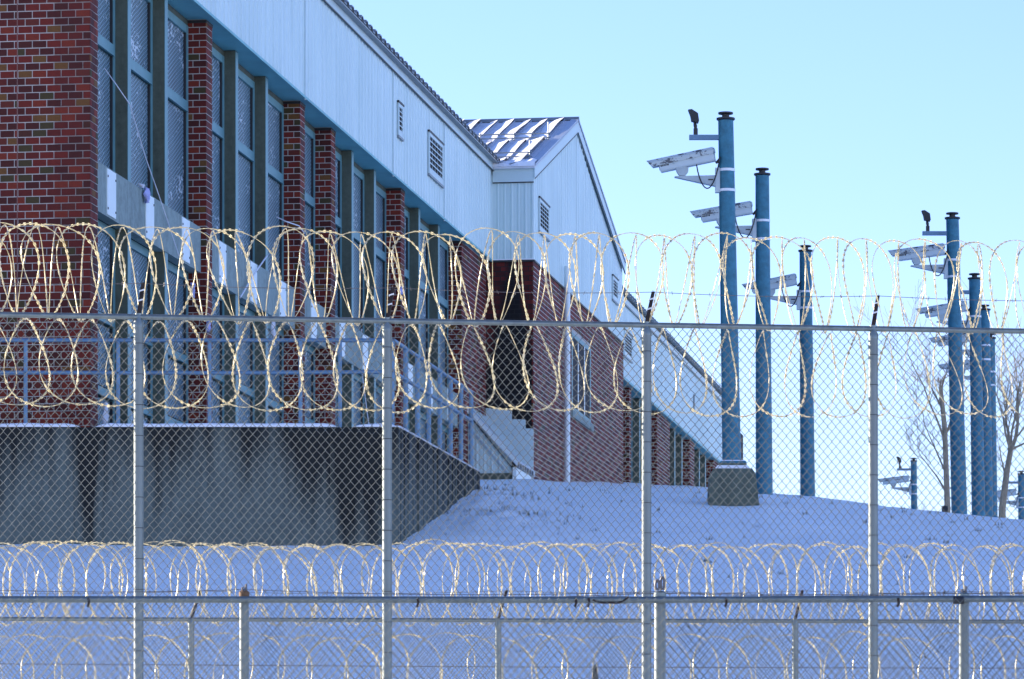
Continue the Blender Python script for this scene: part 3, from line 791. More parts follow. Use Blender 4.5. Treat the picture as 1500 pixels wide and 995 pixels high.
# ------------------------------------------------------------------ terrace: retaining wall and railing
DT = 55.0
WTOP = (HY - 626) * DT / F
cx = (584 - 750) * DT / F
Le = 6.35
corner = Vector((cx, DT, 0)); endp = corner + E * Le
wall = thing('retaining_wall', (cx - 4, DT, 3.4), 'stained grey concrete retaining wall in front of the brick building', 'wall')
MB().hexa([Vector((-30, DT, 2.5)), Vector((cx, DT, 2.5)), endp + Z * 2.5, Vector((-30, DT + Le, 2.5)), Vector((-30, DT, WTOP)), Vector((cx, DT, WTOP)), endp + Z * WTOP, Vector((-30, DT + Le, WTOP))]).build('wall_body', 'concwall', wall, origin=(0, 0, 0))
# shallow pilaster-like formed panels on the front, ribbed form-board marks on the side
for px0, px1 in ((-80, 108), (152, 484), (520, 583)):
    a, b = at(px0, 0, DT).x, at(px1, 0, DT).x
    MB().box(a, b, DT - .018, DT - .001, 2.6, WTOP - .004).build('formed_panel', 'concwall', wall, origin=(a, DT, 4))
k = 0; x = .12; rr = random.Random(4)
while x < Le - .1:
    w_ = rr.uniform(.10, .34); d_ = rr.uniform(.010, .03)
    MB().hexa([corner + E * x + N * .001 + Z * 2.6, corner + E * x + N * d_ + Z * 2.6, corner + E * min(x + w_, Le) + N * d_ + Z * 2.6, corner + E * min(x + w_, Le) + N * .001 + Z * 2.6,
               corner + E * x + N * .001 + Z * (WTOP - .005), corner + E * x + N * d_ + Z * (WTOP - .005), corner + E * min(x + w_, Le) + N * d_ + Z * (WTOP - .005), corner + E * min(x + w_, Le) + N * .001 + Z * (WTOP - .005)]).build('board_mark', 'concwall', wall, origin=corner + E * x + Z * rr.uniform(0, 9))
    x += w_ + rr.uniform(.05, .2)
def snow_cap(px0, px1):
    a, b = at(px0, 0, DT).x, at(px1, 0, DT).x; n = max(4, int((b - a) / .06)); mb = MB(); rows = []
    for i in range(n + 1):
        x_ = a + (b - a) * i / n; e = min(1, min(i, n - i) / 3.0)
        h = (.045 + .012 * mnoise.noise(Vector((x_ * 3, 1, 2)))) * (e ** .5)
        o_ = .012 * mnoise.noise(Vector((x_ * 5, 4, 2)))
        rows.append([Vector((x_, DT - .035 - o_, WTOP + .001)), Vector((x_, DT - .045 - o_, WTOP + h * .6 + .002)), Vector((x_, DT - .01, WTOP + h + .003)), Vector((x_, DT + .25, WTOP + h + .003)), Vector((x_, DT + .3, WTOP + .001))])
    for r0, r1 in zip(rows[:-1], rows[1:]):
        for j in range(4): mb.quad(r0[j], r1[j], r1[j + 1], r0[j + 1])
    mb.build('snow_cap', 'cleansnow', wall, smooth=True)
for a, b in ((-90, 118), (140, 495), (518, 583)): snow_cap(a, b)
MB().prism([corner + Z * (WTOP + .002), corner + N * .02 + Z * (WTOP + .018), corner - N * .16 + Z * (WTOP + .028), corner - N * .2 + Z * (WTOP + .002)], E * Le).build('side_snow', 'cleansnow', wall)
# upstand kerb carrying the scupper gaps
rail = thing('guard_railing', (cx, DT + .15, WTOP), 'blue-grey pipe guard railing along the top of the retaining wall', 'railing')
RT, RM = (HY - 497) * DT / F, (HY - 543.5) * DT / F
yr = DT + .12
rc = Vector((at(576, 0, DT).x, yr, 0)); re_ = rc + E * 6.1
MB().tube([Vector((-12, yr, RT)), rc + Z * RT], .026, 10).build('top_rail', 'railblue', rail, smooth=True)
MB().tube([Vector((-12, yr, RM)), Vector((at(330, 0, DT).x, yr, RM - .012)), rc + Z * RM], .026, 10).build('mid_rail', 'railblue', rail, smooth=True)
MB().tube([rc + Z * RT, re_ + Z * RT], .026, 10).build('top_rail', 'railblue', rail, smooth=True)
MB().tube([rc + Z * RM, re_ + Z * RM], .026, 10).build('mid_rail', 'railblue', rail, smooth=True)
for px in (-96, 37.5, 173, 307, 440, 498, 575):
    x_ = at(px, 0, yr).x; zt = RT if px != 498 else RT
    MB().tube([Vector((x_, yr, WTOP - .02)), Vector((x_, yr, zt))], .026, 10).build('post', 'railblue', rail, smooth=True)
for k in range(1, 8):
    p = rc + E * (6.1 * k / 7)
    MB().tube([p + Z * (WTOP - .02), p + Z * RT], .032, 10).build('post', 'railblue', rail, smooth=True)

# ------------------------------------------------------------------ camera poles
def lathe(mb, c, prof, n=20, tilt=Vector((0, 0, 0))):
    vs = []
    for r, z in prof:
        for k in range(n):
            q = 2 * math.pi * k / n
            vs.append(c + Vector((math.cos(q) * r, math.sin(q) * r, z)) + tilt * z)
    fs = [(i * n + k, i * n + (k + 1) % n, (i + 1) * n + (k + 1) % n, (i + 1) * n + k) for i in range(len(prof) - 1) for k in range(n)]
    fs += [tuple(range(n))[::-1], tuple(range((len(prof) - 1) * n, len(prof) * n))]
    mb.add(vs, fs)
def camera_pole(D, pxt, pyt, pxb, pyb, wt, wb, label, straps=True, group='steel camera poles'):
    top = at(pxt, pyt, D); base = at(pxb, pyb, D)
    gz = min(ground_z(base.x, base.y), base.z) - .25
    axis = (top - base) / (top.z - base.z)
    b0 = base + axis * (gz - base.z)
    H = top.z - gz
    t = thing('camera_pole', b0, label, 'pole', group)
    mt = D / F
    rt, rb = wt * mt / 2, wb * mt / 2
    tl = Vector((axis.x, axis.y, 0))
    mb = MB(); lathe(mb, b0, [(rb, 0), (rt, H - .10)], 28, tl); mb.build('shaft', 'pole', t, smooth=True)
    mb = MB(); lathe(mb, b0, [(rt * 1.0, H - .115), (rt * 1.22, H - .10), (rt * 1.22, H - .078), (rt * .5, H - .074)], 24, tl); mb.build('flange', 'black', t, smooth=True)
    mb = MB(); lathe(mb, b0, [(rt * .48, H - .08), (rt * .48, H - .03), (rt * .98, H - .022), (rt * .98, H)], 20, tl); mb.build('mushroom_cap', 'black', t, smooth=True)
    if straps:
        for dz in (.80, 1.08):
            mb = MB(); r = rt + (rb - rt) * dz / H + .006; lathe(mb, b0, [(r, H - dz - .018), (r, H - dz + .018)], 24, tl); mb.build('strap', 'band', t, smooth=True)
    def on_axis(z): return b0 + tl * z + Z * z
    return t, on_axis, H, rt
def stub_arm(t, on_axis, H, rt, h=.345):
    c = on_axis(H - h)
    MB().box(c.x - .51, c.x - rt * .7, c.y - .035, c.y + .035, c.z - .033, c.z + .033).build('stub_arm', 'railblue', t)
    return c
def lamp(c, label, yaw=0.0, group='small black lamps on stub arms'):
    b = c + Vector((-.42, 0, .033))
    t = thing('pole_lamp', b, label, 'lamp', group)
    MB().box(b.x - .03, b.x + .028, b.y - .028, b.y + .028, b.z, b.z + .09).build('lamp_base', 'black', t)
    MB().tube([b + Vector((0, 0, .085)), b + Vector((-.005, 0, .13)), b + Vector((-.015, 0, .18))], [.02, .026, .018], 8).build('knuckle', 'black', t)
    d = Vector((.0, .13, 0))
    pts = [(-.105, .345), (-.055, .35), (.03, .295), (.045, .19), (.035, .165), (-.06, .19), (-.075, .27)]
    MB().prism([b + Vector((x, -.065 + (.02 if yaw else 0), z)) for x, z in pts], d).build('lamp_head', 'black', t)
    return t
def camera_unit(anchor, rt, label, yaw=12, tilt=10, group='pole-mounted security cameras', far=False):
    """anchor: pole axis at the middle of the two straps"""
    t = thing('security_camera', anchor, label, 'camera', group)
    a = anchor
    # wall plate and tapering bracket
    MB().box(a.x - rt - .055, a.x - rt + .01, a.y - .05, a.y + .05, a.z - .17, a.z + .17).build('mounting_plate', 'camwhite', t)
    pts = [(-rt - .05, .065), (-.72, .052), (-.725, .042), (-rt - .05, -.085)]
    br = MB().prism([a + Vector((x, -.055, z)) for x, z in pts], Vector((0, .11, 0))).build('bracket', 'camgrey', t)
    MB().box(a.x - .26, a.x - .19, a.y - .059, a.y - .052, a.z - .005, a.z + .012).build('bracket_slot', 'black', br)
    Rm = Matrix.Rotation(R(yaw), 4, 'Z') @ Matrix.Rotation(R(-tilt), 4, 'Y')
    piv = a + Vector((-.62, 0, .06))
    npts = [(-.085, .10), (-.075, .06), (-.035, .0), (.04, .0), (.085, .06), (.09, .12), (-.085, .12)]
    MB().prism([piv + Vector((x, -.05, z)) for x, z in npts], Vector((0, .10, 0))).build('pivot', 'camgrey', t)
    def C(x, y, z): return piv + Vector((0, 0, .135)) + Rm @ Vector((x, y, z))
    def cprism(prof_yz, x0, x1, name, mat, parent=t, cut=0.0):
        n = len(prof_yz); vs = []
        zmin = min(z for y, z in prof_yz); zmax = max(z for y, z in prof_yz)
        for x, c_ in ((x0, cut), (x1, 0)):
            for y, z in prof_yz: vs.append(C(x + c_ * (zmax - z) / max(.001, zmax - zmin), y, z))
        fs = [tuple(range(n)), tuple(range(n, 2 * n))[::-1]] + [(i, n + i, n + (i + 1) % n, (i + 1) % n) for i in range(n)]
        return MB().add(vs, fs).build(name, mat, parent)
    hs = cprism([(-.065, -.01), (-.065, .085), (.065, .085), (.065, -.01), (.05, -.025), (-.05, -.025)], -.30, .47, 'housing', 'camwhite')
    sh = cprism([(-.080, .07), (-.085, .125), (-.052, .168), (.052, .168), (.085, .125), (.080, .07)], -.47, .47, 'sunshield', 'shield', cut=.06)
    cprism([(-.055, .095), (-.06, .13), (-.035, .158), (.035, .158), (.06, .13), (.055, .095)], .47, .485, 'end_cap', 'camgrey')
    cprism([(-.05, 0), (-.05, .075), (.05, .075), (.05, 0)], -.31, -.298, 'front_window', 'dark')
    if not far:
        for x in (-.10, .17):
            mbx = MB(); mbx.tube([C(x, -.066, .055), C(x, -.082, .055)], .014, 10); mbx.build('latch', 'camgrey', hs)
        mk = MB()
        for i, (x, w_) in enumerate(((-.285, .018), (-.262, .014), (-.243, .010), (-.228, .014), (-.208, .010), (-.190, .022))):
            mk.hexa([C(x, -.0665, .042), C(x + w_, -.0665, .042), C(x + w_, -.0645, .042), C(x, -.0645, .042), C(x, -.0665, .066), C(x + w_, -.0665, .066), C(x + w_, -.0645, .066), C(x, -.0645, .066)])
        mk.build('maker_mark', 'black', hs, label='row of small dark block letters')
    c0 = C(.20, -.0, -.025); pts = []
    for i in range(25):
        q = i / 24
        p0, p1 = c0, a + Vector((-rt - .0, -.03, .30))
        x = c0.x + (p1.x - c0.x) * (q ** .9); y = c0.y - .05 + (p1.y - c0.y) * q
        zz = (c0.z * (1 - q) + p1.z * q) - .40 * (4 * q * (1 - q)) ** .75 * (1 - .15 * q)
        pts.append(Vector((x, y, zz)))
    pts.append(a + Vector((-rt * .5, -.02, .34)))
    MB().tube(pts, .009, 6).build('cable', 'black', t, smooth=True)
    MB().tube([a + Vector((-rt - .045, -.03, .235)), a + Vector((-rt * .6, -.02, .325))], [.018, .024], 8).build('cable_gland', 'black', t)
    return t

CAMS = [  # D, top px, py, base px, py, width top, bottom, lamp, arm, label pieces
 (60.0, 1062.9, 165, 1072.0, 683, 22.3, 28.6, True, True, 'on the concrete block, nearest of all', 94, 12, 10),
 (66.0, 1116.5, 247, 1119.5, 716, 20.0, 25.5, False, False, 'just right of the nearest pole', 96, 12, 8),
 (75.0, 1179.8, 360, 1183.3, 740, 17.5, 22.5, False, False, 'third and shortest-looking of the left cluster', 0, 12, 10),
 (73.0, 1394.9, 312, 1405.5, 760, 18.6, 23.6, True, True, 'front pole of the right-hand cluster', 0, 12, 6),
 (80.5, 1427.5, 401, 1433.5, 765, 16.6, 20.5, False, True, 'second in the right-hand cluster', 0, 12, 8),
 (85.5, 1442.0, 447, 1446.0, 768, 15.0, 18.5, False, False, 'third in the right-hand cluster', 0, 12, 8),
 (90.5, 1450.5, 489, 1453.5, 770, 14.0, 17.0, False, False, 'rearmost in the right-hand cluster', 0, 12, 8),
 (130.0, 1338.5, 671, 1340.5, 900, 9.0, 11.0, True, True, 'tiny and distant beyond the snow crest', 0, 10, 6),
 (128.0, 1496.0, 690, 1498.0, 900, 10.0, 11.5, True, True, 'at the right picture edge beyond the crest', 0, 10, 6)]
for i, c in enumerate(CAMS):
    D, xt, yt, xb, yb, wt, wb, lampf, armf, txt, _, yaw, tilt = c
    t, ax, H, rt = camera_pole(D, xt, yt, xb, yb, wt, wb, 'blue steel camera pole, ' + txt)
    if armf:
        cc = stub_arm(t, ax, H, rt)
        if lampf: lamp(cc, 'small black lamp atop the pole ' + txt)
    camera_unit(ax(H - .94), rt, 'white security camera on the pole ' + txt, yaw=-yaw, tilt=tilt, far=D > 100)
# concrete footing of the nearest pole
bp = at(1073, 735, 60.0); bz = (HY - 688) * 60 / F
fo = thing('pole_footing', (bp.x, 60, bp.z - .3), 'tapered concrete footing with snow on its shoulders under the nearest pole', 'footing')
def slab(x0, x1, x2, x3, z0, z1, dep0, dep1):
    return MB().hexa([(x0, 60 - dep0, z0), (x1, 60 - dep0, z0), (x1, 60 + dep0, z0), (x0, 60 + dep0, z0), (x2, 60 - dep1, z1), (x3, 60 - dep1, z1), (x3, 60 + dep1, z1), (x2, 60 + dep1, z1)])
m60 = 60 / F
X_ = lambda px: (px - 750) * m60
Zz = lambda py: (HY - py) * m60
slab(X_(1036), X_(1112), X_(1039), X_(1105), Zz(760), Zz(697), .36, .33).build('block', 'conc', fo)
slab(X_(1039), X_(1105), X_(1044), X_(1100), Zz(697), Zz(689), .33, .29).build('chamfer', 'conc', fo)
slab(X_(1046), X_(1098), X_(1050), X_(1094), Zz(689.1), Zz(684), .26, .24).build('shoulder_snow', 'cleansnow', fo)
slab(X_(1051), X_(1094), X_(1053), X_(1092), Zz(688), Zz(680), .22, .2).build('plinth', 'conc', fo)
slab(X_(1053), X_(1093), X_(1055), X_(1091), Zz(680), Zz(677), .2, .19).build('base_plate', 'pole', fo)
slab(X_(1055), X_(1092), X_(1057), X_(1089), Zz(677.3), Zz(675.5), .19, .17).build('plate_snow', 'cleansnow', fo)
# low dark valve box near the crest
vb = at(1384, 752, 74); MB().box(vb.x - .05, vb.x + .05, 73.95, 74.05, vb.z - .5, vb.z + .1).tube([vb + Z * .1, vb + Z * .125], .055, 10).build('utility_marker', 'black', None, label='short dark marker post at the foot of the bare tree', cat='marker post', origin=vb - Z * .3)

# ------------------------------------------------------------------ bare trees
def tree(D, trunk_pts, label, seed, limbs, spread=1.0):
    rg = random.Random(seed)
    base = at(*trunk_pts[0][:2], D)
    gz = ground_z(base.x, D)
    t = thing('bare_tree', Vector((base.x, D, gz)), label, 'tree', 'bare winter trees')
    pts = [Vector((base.x, D, gz - .2))] + [at(p[0], p[1], D) for p in trunk_pts]
    rad = [trunk_pts[0][2] * .95] + [p[2] * .86 for p in trunk_pts]
    MB().tube(pts, rad, 9).build('trunk', 'bark', t, smooth=True)
    mb = MB()
    def grow(p, d, L, r, lev):
        n = 5; q = [p]; dd = d.copy()
        for i in range(n):
            dd = (dd + Vector((rg.uniform(-.22, .22), rg.uniform(-.22, .22), rg.uniform(-.05, .2)))).normalized()
            q.append(q[-1] + dd * (L / n))
        mb.tube(q, [max(.004, r * (1 - .75 * i / n)) for i in range(n + 1)], 5 if lev < 2 else 3, caps=False)
        if lev < 4:
            for k in range(rg.randint(4, 6) if lev < 3 else 4):
                i = rg.randint(1, n); dn = (dd + Vector((rg.uniform(-1, 1), rg.uniform(-1, 1), rg.uniform(-.25, .7))) * .85).normalized()
                grow(q[i], dn, L * rg.uniform(.42, .68), r * (1 - .7 * i / n) * .62, lev + 1)
    for (px, py, tx, ty, r) in limbs:
        a = at(px, py, D); b = at(tx, ty, D); d = b - a; d.y = rg.uniform(-.5, .5) * d.length
        grow(a, d.normalized(), d.length, r, 1)
    mb.build('branches', 'bark', t, kind='stuff')
    return t
tree(118, [(1388, 752, .10), (1386, 690, .088), (1384, 630, .082), (1380, 590, .075), (1378, 567, .06)], 'bare tree with a pollarded trunk left of the right pole cluster', 3,
     [(1379, 575, 1372, 560, .05), (1382, 640, 1345, 520, .035), (1384, 655, 1410, 560, .035), (1386, 720, 1350, 660, .03), (1380, 600, 1350, 545, .03), (1379, 570, 1395, 500, .03), (1384, 690, 1340, 610, .028)])
tree(112, [(1468, 745, .11), (1475, 690, .09), (1480, 662, .082)], 'bare forked tree at the right picture edge', 8,
     [(1480, 662, 1498, 560, .06), (1479, 664, 1470, 590, .055), (1480, 660, 1520, 640, .04), (1474, 700, 1455, 650, .03), (1480, 662, 1462, 520, .035), (1480, 662, 1510, 500, .035)])
for q, (px, py, D) in enumerate(((1328, 742, 90), (1363, 748, 88), (1460, 768, 92))):
    b = at(px, py, D); g = ground_z(b.x, D); rg = random.Random(q)
    sh = MB()
    for k in range(26):
        d = Vector((rg.uniform(-.5, .5), rg.uniform(-.5, .5), 1)).normalized(); L = (b.z - g + .2) * rg.uniform(.6, 1.05)
        p = Vector((b.x + rg.uniform(-.2, .2), D + rg.uniform(-.2, .2), g - .05))
        sh.tube([p, p + d * L * .5, p + d * L + Vector((rg.uniform(-.1, .1), 0, 0))], [.012, .009, .004], 3)
    sh.build('dry_shrub', 'bark', None, label=('dry brown shrub tip right of the tiny distant pole base', 'dry twig tuft between tiny distant pole and bare tree', 'dry brown shrub under the cameras at right edge')[q], cat='shrub', origin=(b.x, D, g), group='dry shrubs beyond the crest')

# ------------------------------------------------------------------ fences
def chain_link(name, parent, p0, p1, z0, z1, cw, ch, rad, seed=1, zfun=None):
    """woven diamonds: zigzag wires, three-sided tubes"""
    p0 = np.array(p0) * np.array([1, 1, 0]); p1 = np.array(p1) * np.array([1, 1, 0]); L = np.linalg.norm(p1 - p0); a = (p1 - p0) / L; dn = np.array([a[1], -a[0], 0])
    nc = int(L / (cw / 2)); nr = int((z1 - z0) / (ch / 2))
    k = np.arange(nc)[:, None]; j = np.arange(nr + 1)[None, :]
    right = ((k + j) % 2)
    rg = np.random.RandomState(seed)
    sway = np.cumsum(rg.normal(0, .0006, (nr + 1)))[None, :] 
    jit = rg.normal(0, .0012, (nc, nr + 1))
    x = (k + right) * cw / 2 + (.5 - right) * -.0016 * 2 + sway + jit
    z = z1 - j * ch / 2 + np.zeros_like(x) + rg.normal(0, .0010, (nc, nr + 1))
    y = (right - .5) * .006 + .012 * np.sin(x * 1.7) * np.sin(z * 1.3)
    pts = p0[None, None, :] * np.array([1, 1, 0]) + x[..., None] * a + y[..., None] * dn + z[..., None] * np.array([0, 0, 1])
    A = pts[:, :-1].reshape(-1, 3); B = pts[:, 1:].reshape(-1, 3)
    T = B - A; T /= np.linalg.norm(T, axis=1)[:, None]
    U = np.cross(T, dn); V = np.cross(T, U)
    vs = []
    for q in range(3):
        an = 2 * math.pi * q / 3; off = (U * math.cos(an) + V * math.sin(an)) * rad
        vs += [A + off, B + off]
    vs = np.stack(vs, 1)     # seg, 6, 3
    n = len(A); base = (np.arange(n) * 6)[:, None]
    quads = np.concatenate([base + np.array([[0, 1, 3, 2]]), base + np.array([[2, 3, 5, 4]]), base + np.array([[4, 5, 1, 0]])], 0)
    return np_mesh(name, vs.reshape(-1, 3), quads, 'wire', parent, 'stuff')

def barbed_strand(name, parent, pts, seed, mat='barb'):
    rg = random.Random(seed); mb = MB()
    n = 60; line = []
    for (a, b) in zip(pts[:-1], pts[1:]):
        a, b = Vector(a), Vector(b); sag = .010 * (b - a).length
        for i in range(n):
            q = i / n; line.append(a.lerp(b, q) - Z * sag * 4 * q * (1 - q))
    line.append(Vector(pts[-1]))
    mb.tube(line, .0024, 5)
    tot = 0
    for i in range(1, len(line) - 1):
        tot += (line[i] - line[i - 1]).length
        if tot > .125:
            tot = 0; p = line[i]
            for k in range(2):
                d = Vector((rg.uniform(-.4, .4), rg.uniform(-1, 1), rg.uniform(-1, 1))).normalized() * .018
                mb.tube([p - d, p + d], .0016, 4)
    return mb.build(name, mat, parent)

def coil(name, label, x0, x1, path, Rr, pitch, A, up, seed, group, tw=.0045, hand=1, barb=.0095, h2=.25, jseed=None):
    """concertina of barbed tape: teardrop loops gathered at one side (up=+1 gathers at the bottom)"""
    rg = random.Random(seed); t0 = thing(name, path((x0 + x1) / 2) - Z * Rr, label, 'razor wire', group)
    turns = int((x1 - x0) / pitch); n = 44; pts = []; rad = []
    rg = random.Random(jseed or seed)
    jr = [rg.gauss(0, 1) for _ in range(turns + 3)]; jx = [rg.gauss(0, 1) for _ in range(turns + 3)]; ja = [rg.gauss(0, 1) for _ in range(turns + 3)]; jt = [rg.gauss(0, 1) for _ in range(turns + 3)]
    def sm(arr, q):
        i = int(q); f = q - i; f = f * f * (3 - 2 * f); return arr[i] * (1 - f) + arr[i + 1] * f
    for i in range(turns * n + 1):
        q = i / n; th = 2 * math.pi * q
        Rk = Rr * (1 + .022 * sm(jr, q)); Ak = A * (1 + .07 * sm(ja, q))
        g = (math.sin(th) + h2 * math.sin(2 * th)) / (1 + h2 * .25)
        x = x0 + pitch * q + hand * Ak * g + pitch * .07 * sm(jx, q)
        c = path(x)
        r = Vector((0, math.sin(th), up * math.cos(th)))
        off = Z * (.012 * sm(jt, q)) + Vector((.03 * sm(jt, q) * math.cos(th), 0, 0))
        wob = .006 * mnoise.noise(Vector((q * 9, seed, 0)))
        pts.append(c + r * (Rk + wob) + off); rad.append(r)
    m = len(pts); P_ = np.array([tuple(p) for p in pts]); Rn = np.array([tuple(r) for r in rad])
    T = np.gradient(P_, axis=0); T /= np.linalg.norm(T, axis=1)[:, None]
    Bn = np.cross(T, Rn); Bn /= np.maximum(1e-6, np.linalg.norm(Bn, axis=1))[:, None]
    Nn = np.cross(Bn, T)
    H0 = np.array([-.80, -.52, .30]); W0 = np.cross(T, H0); W0 /= np.maximum(1e-6, np.linalg.norm(W0, axis=1))[:, None]
    N0 = np.cross(W0, T)
    rs_ = np.random.RandomState(seed); ph = np.zeros(m)
    for i_ in range(1, m): ph[i_] = ph[i_ - 1] * .97 + rs_.normal(0, .32)      # the tape twists as it runs
    W_ = W0 * np.cos(ph)[:, None] + N0 * np.sin(ph)[:, None]; H_ = np.cross(T, W_)
    v = np.stack([P_ + W_ * tw + H_ * .0022, P_ + W_ * tw - H_ * .0022, P_ - W_ * tw - H_ * .0022, P_ - W_ * tw + H_ * .0022], 1).reshape(-1, 3)
    b = (np.arange(m - 1) * 4)[:, None]
    q = np.concatenate([b + np.array([[k, (k + 1) % 4, 4 + (k + 1) % 4, 4 + k]]) for k in range(4)], 0)
    np_mesh('tape', v, q, 'razor', t0)
    # barbs: flat four-pointed blades
    seg = np.linalg.norm(np.diff(P_, axis=0), axis=1); cum = np.concatenate([[0], np.cumsum(seg)])
    pos = np.arange(.02, cum[-1], .036); ii = np.searchsorted(cum, pos) - 1
    ii = np.clip(ii, 0, m - 2)
    c = P_[ii]; t_ = T[ii]; w_ = W_[ii]; h_ = H_[ii] * .0016
    bv = np.stack([c - t_ * .016 + w_ * barb, c - t_ * .006, c - t_ * .016 - w_ * barb, c + t_ * .016 - w_ * barb, c + t_ * .006, c + t_ * .016 + w_ * barb], 1)
    bv = bv.copy(); bv[:, 0] += h_; bv[:, 3] -= h_
    nb = len(ii); base = (np.arange(nb) * 6)[:, None]
    f = np.concatenate([base + np.array([[0, 1, 4, 5]]), base + np.array([[1, 2, 3, 4]])], 0)
    np_mesh('barbs', bv.reshape(-1, 3), f, 'razor', t0, 'stuff')
    return t0

# --- fence A: tall middle fence with razor coil
def DA(px): return 32.0 + px / 1500.0
def PA(px, py): return at(px, py, DA(px))
ZA = (HY - 461) * 32.0 / F
pa0, pa1 = PA(-90, 461), PA(1590, 461)
fA = thing('chain_link_fence', (pa0 + pa1) / 2 * 1.0 - Z * (ZA + .2) + Z * .2, 'tall chain-link fence with razor coils along its top rail', 'fence')
MB().tube([Vector((pa0.x, pa0.y, ZA)), Vector((pa1.x, pa1.y, ZA))], .0205, 10).build('top_rail', 'galv', fA, smooth=True)
ax_dir = (pa1 - pa0); ax_dir.z = 0; ax_dir.normalize(); back = Vector((-ax_dir.y, ax_dir.x, 0))
postA = [-170, 203, 567, 947, 1279, 1650]
arm_top = []
leanA = {203: 8, 567: 12, 947: 15, 1279: 14}
for px in postA:
    b = PA(px, 461); gz = ground_z(b.x, b.y)
    po = MB().tube([Vector((b.x, b.y, gz - .2)), Vector((b.x, b.y, ZA - .055))], .0365, 16).build('post', 'galvpost', fA, smooth=True, origin=(b.x, b.y, gz))
    mb = MB(); lathe(mb, Vector((b.x, b.y, ZA - .075)), [(.039, 0), (.039, .035), (.026, .055), (.027, .1)], 14); mb.build('post_cap', 'galv', po, smooth=True)
    ar = Vector((b.x, b.y, ZA + .01)); e = ar + Vector((leanA.get(px, 12) * b.y / F, 0, 0)) + back * .16 + Z * .265
    MB().hexa([ar + Vector((-.016, 0, 0)), ar + Vector((.016, 0, 0)), ar + Vector((.016, .03, 0)), ar + Vector((-.016, .03, 0)), e + Vector((-.013, 0, 0)), e + Vector((.013, 0, 0)), e + Vector((.013, .03, 0)), e + Vector((-.013, .03, 0))]).build('barb_arm', 'rust', po)
    for f_ in (.42, .72):
        c = ar.lerp(e, f_); MB().hexa([c + Vector((-.02, -.004, 0)), c + Vector((.019, -.004, .012)), c + Vector((.019, .034, .012)), c + Vector((-.02, .034, 0)), c + Vector((-.02, -.004, .011)), c + Vector((.019, -.004, .023)), c + Vector((.019, .034, .023)), c + Vector((-.02, .034, .011))]).build('wire_tie', 'band', po)
    arm_top.append(e - Z * .005)
    ties = MB(); z = ZA - .2
    while z > gz:
        mb = ties; lathe(mb, Vector((b.x, b.y, z)), [(.0385, 0), (.0385, .005)], 14); z -= .228
    ties.build('tie_wires', 'black', po, kind='stuff')
off = back * .043
chain_link('mesh_fabric', fA, pa0 + off, pa1 + off, .3, ZA + .018, .0636, .0759, .0028, 1)
barbed_strand('barbed_strand', fA, arm_top, 3)
pathA = lambda x: Vector((x, 32.0 + (750 + F * x / 32.5) / 1500 + .2, ZA + .012 + .345))
xA0, xA1 = pa0.x, pa1.x
coil('razor_coil', 'razor-wire coil standing on the tall fence top rail, broad loops upward', xA0, xA1, pathA, 0.348, .224, .182, 1, 21, 'razor wire coils', tw=.0039)
coil('razor_coil', 'second thinner razor coil woven into the one on the tall fence top', xA0, xA1, lambda x: pathA(x) + Vector((0, .03, -.006)), .340, .224, .012, 1, 22, 'razor wire coils', tw=.0030, hand=-1, barb=.006, jseed=21)
coil('razor_coil', 'razor-wire coil hanging just below the tall fence top rail', xA0, xA1, lambda x: pathA(x) + Vector((0, .16, -.348 - .012 - .30)), .325, .240, .185, -1, 23, 'razor wire coils', tw=.0038)

# --- fence B: low fence nearest the camera
DB = 29.5
ZB = (HY - 879) * DB / F
xb0, xb1 = at(-60, 0, DB).x, at(1560, 0, DB).x
fB = thing('chain_link_fence', (0, DB, ground_z(0, DB)), 'nearest low chain-link fence with thick top rail and capped posts', 'fence')
MB().tube([(xb0, DB, ZB + .004), (at(880, 0, DB).x, DB, ZB)], .0235, 12).build('top_rail', 'galv', fB, smooth=True)
MB().tube([(at(914, 0, DB).x, DB, ZB), (xb1, DB, ZB + .008)], .0235, 12).build('top_rail', 'galv', fB, smooth=True)
MB().tube([(at(876, 0, DB).x, DB, ZB), (at(918, 0, DB).x, DB, ZB)], .0258, 12).build('rail_sleeve', 'galv', fB, smooth=True)
xs_ = [at(p, 0, DB).x for p in (868, 876, 884, 894, 904, 912, 920)]
MB().tube([(x_, DB - .028, ZB + dz) for x_, dz in zip(xs_, (.0, -.016, -.022, -.020, -.024, -.012, .018))], .006, 6).build('loose_strap', 'rust', fB, smooth=True)
for px in (843, 862, 1063, 1315, 612, 130):
    x_ = at(px, 0, DB).x; MB().tube([(x_, DB - .026, ZB + .01), (x_ + .004, DB - .034, ZB - .02), (x_ - .006, DB - .03, ZB - .05)], .009, 5).build('hanging_clip', 'rust', fB)
MB().tube([(at(1396, 0, DB).x, DB, ZB), (at(1412, 0, DB).x, DB, ZB)], .028, 12).build('rail_end', 'black', fB, smooth=True)
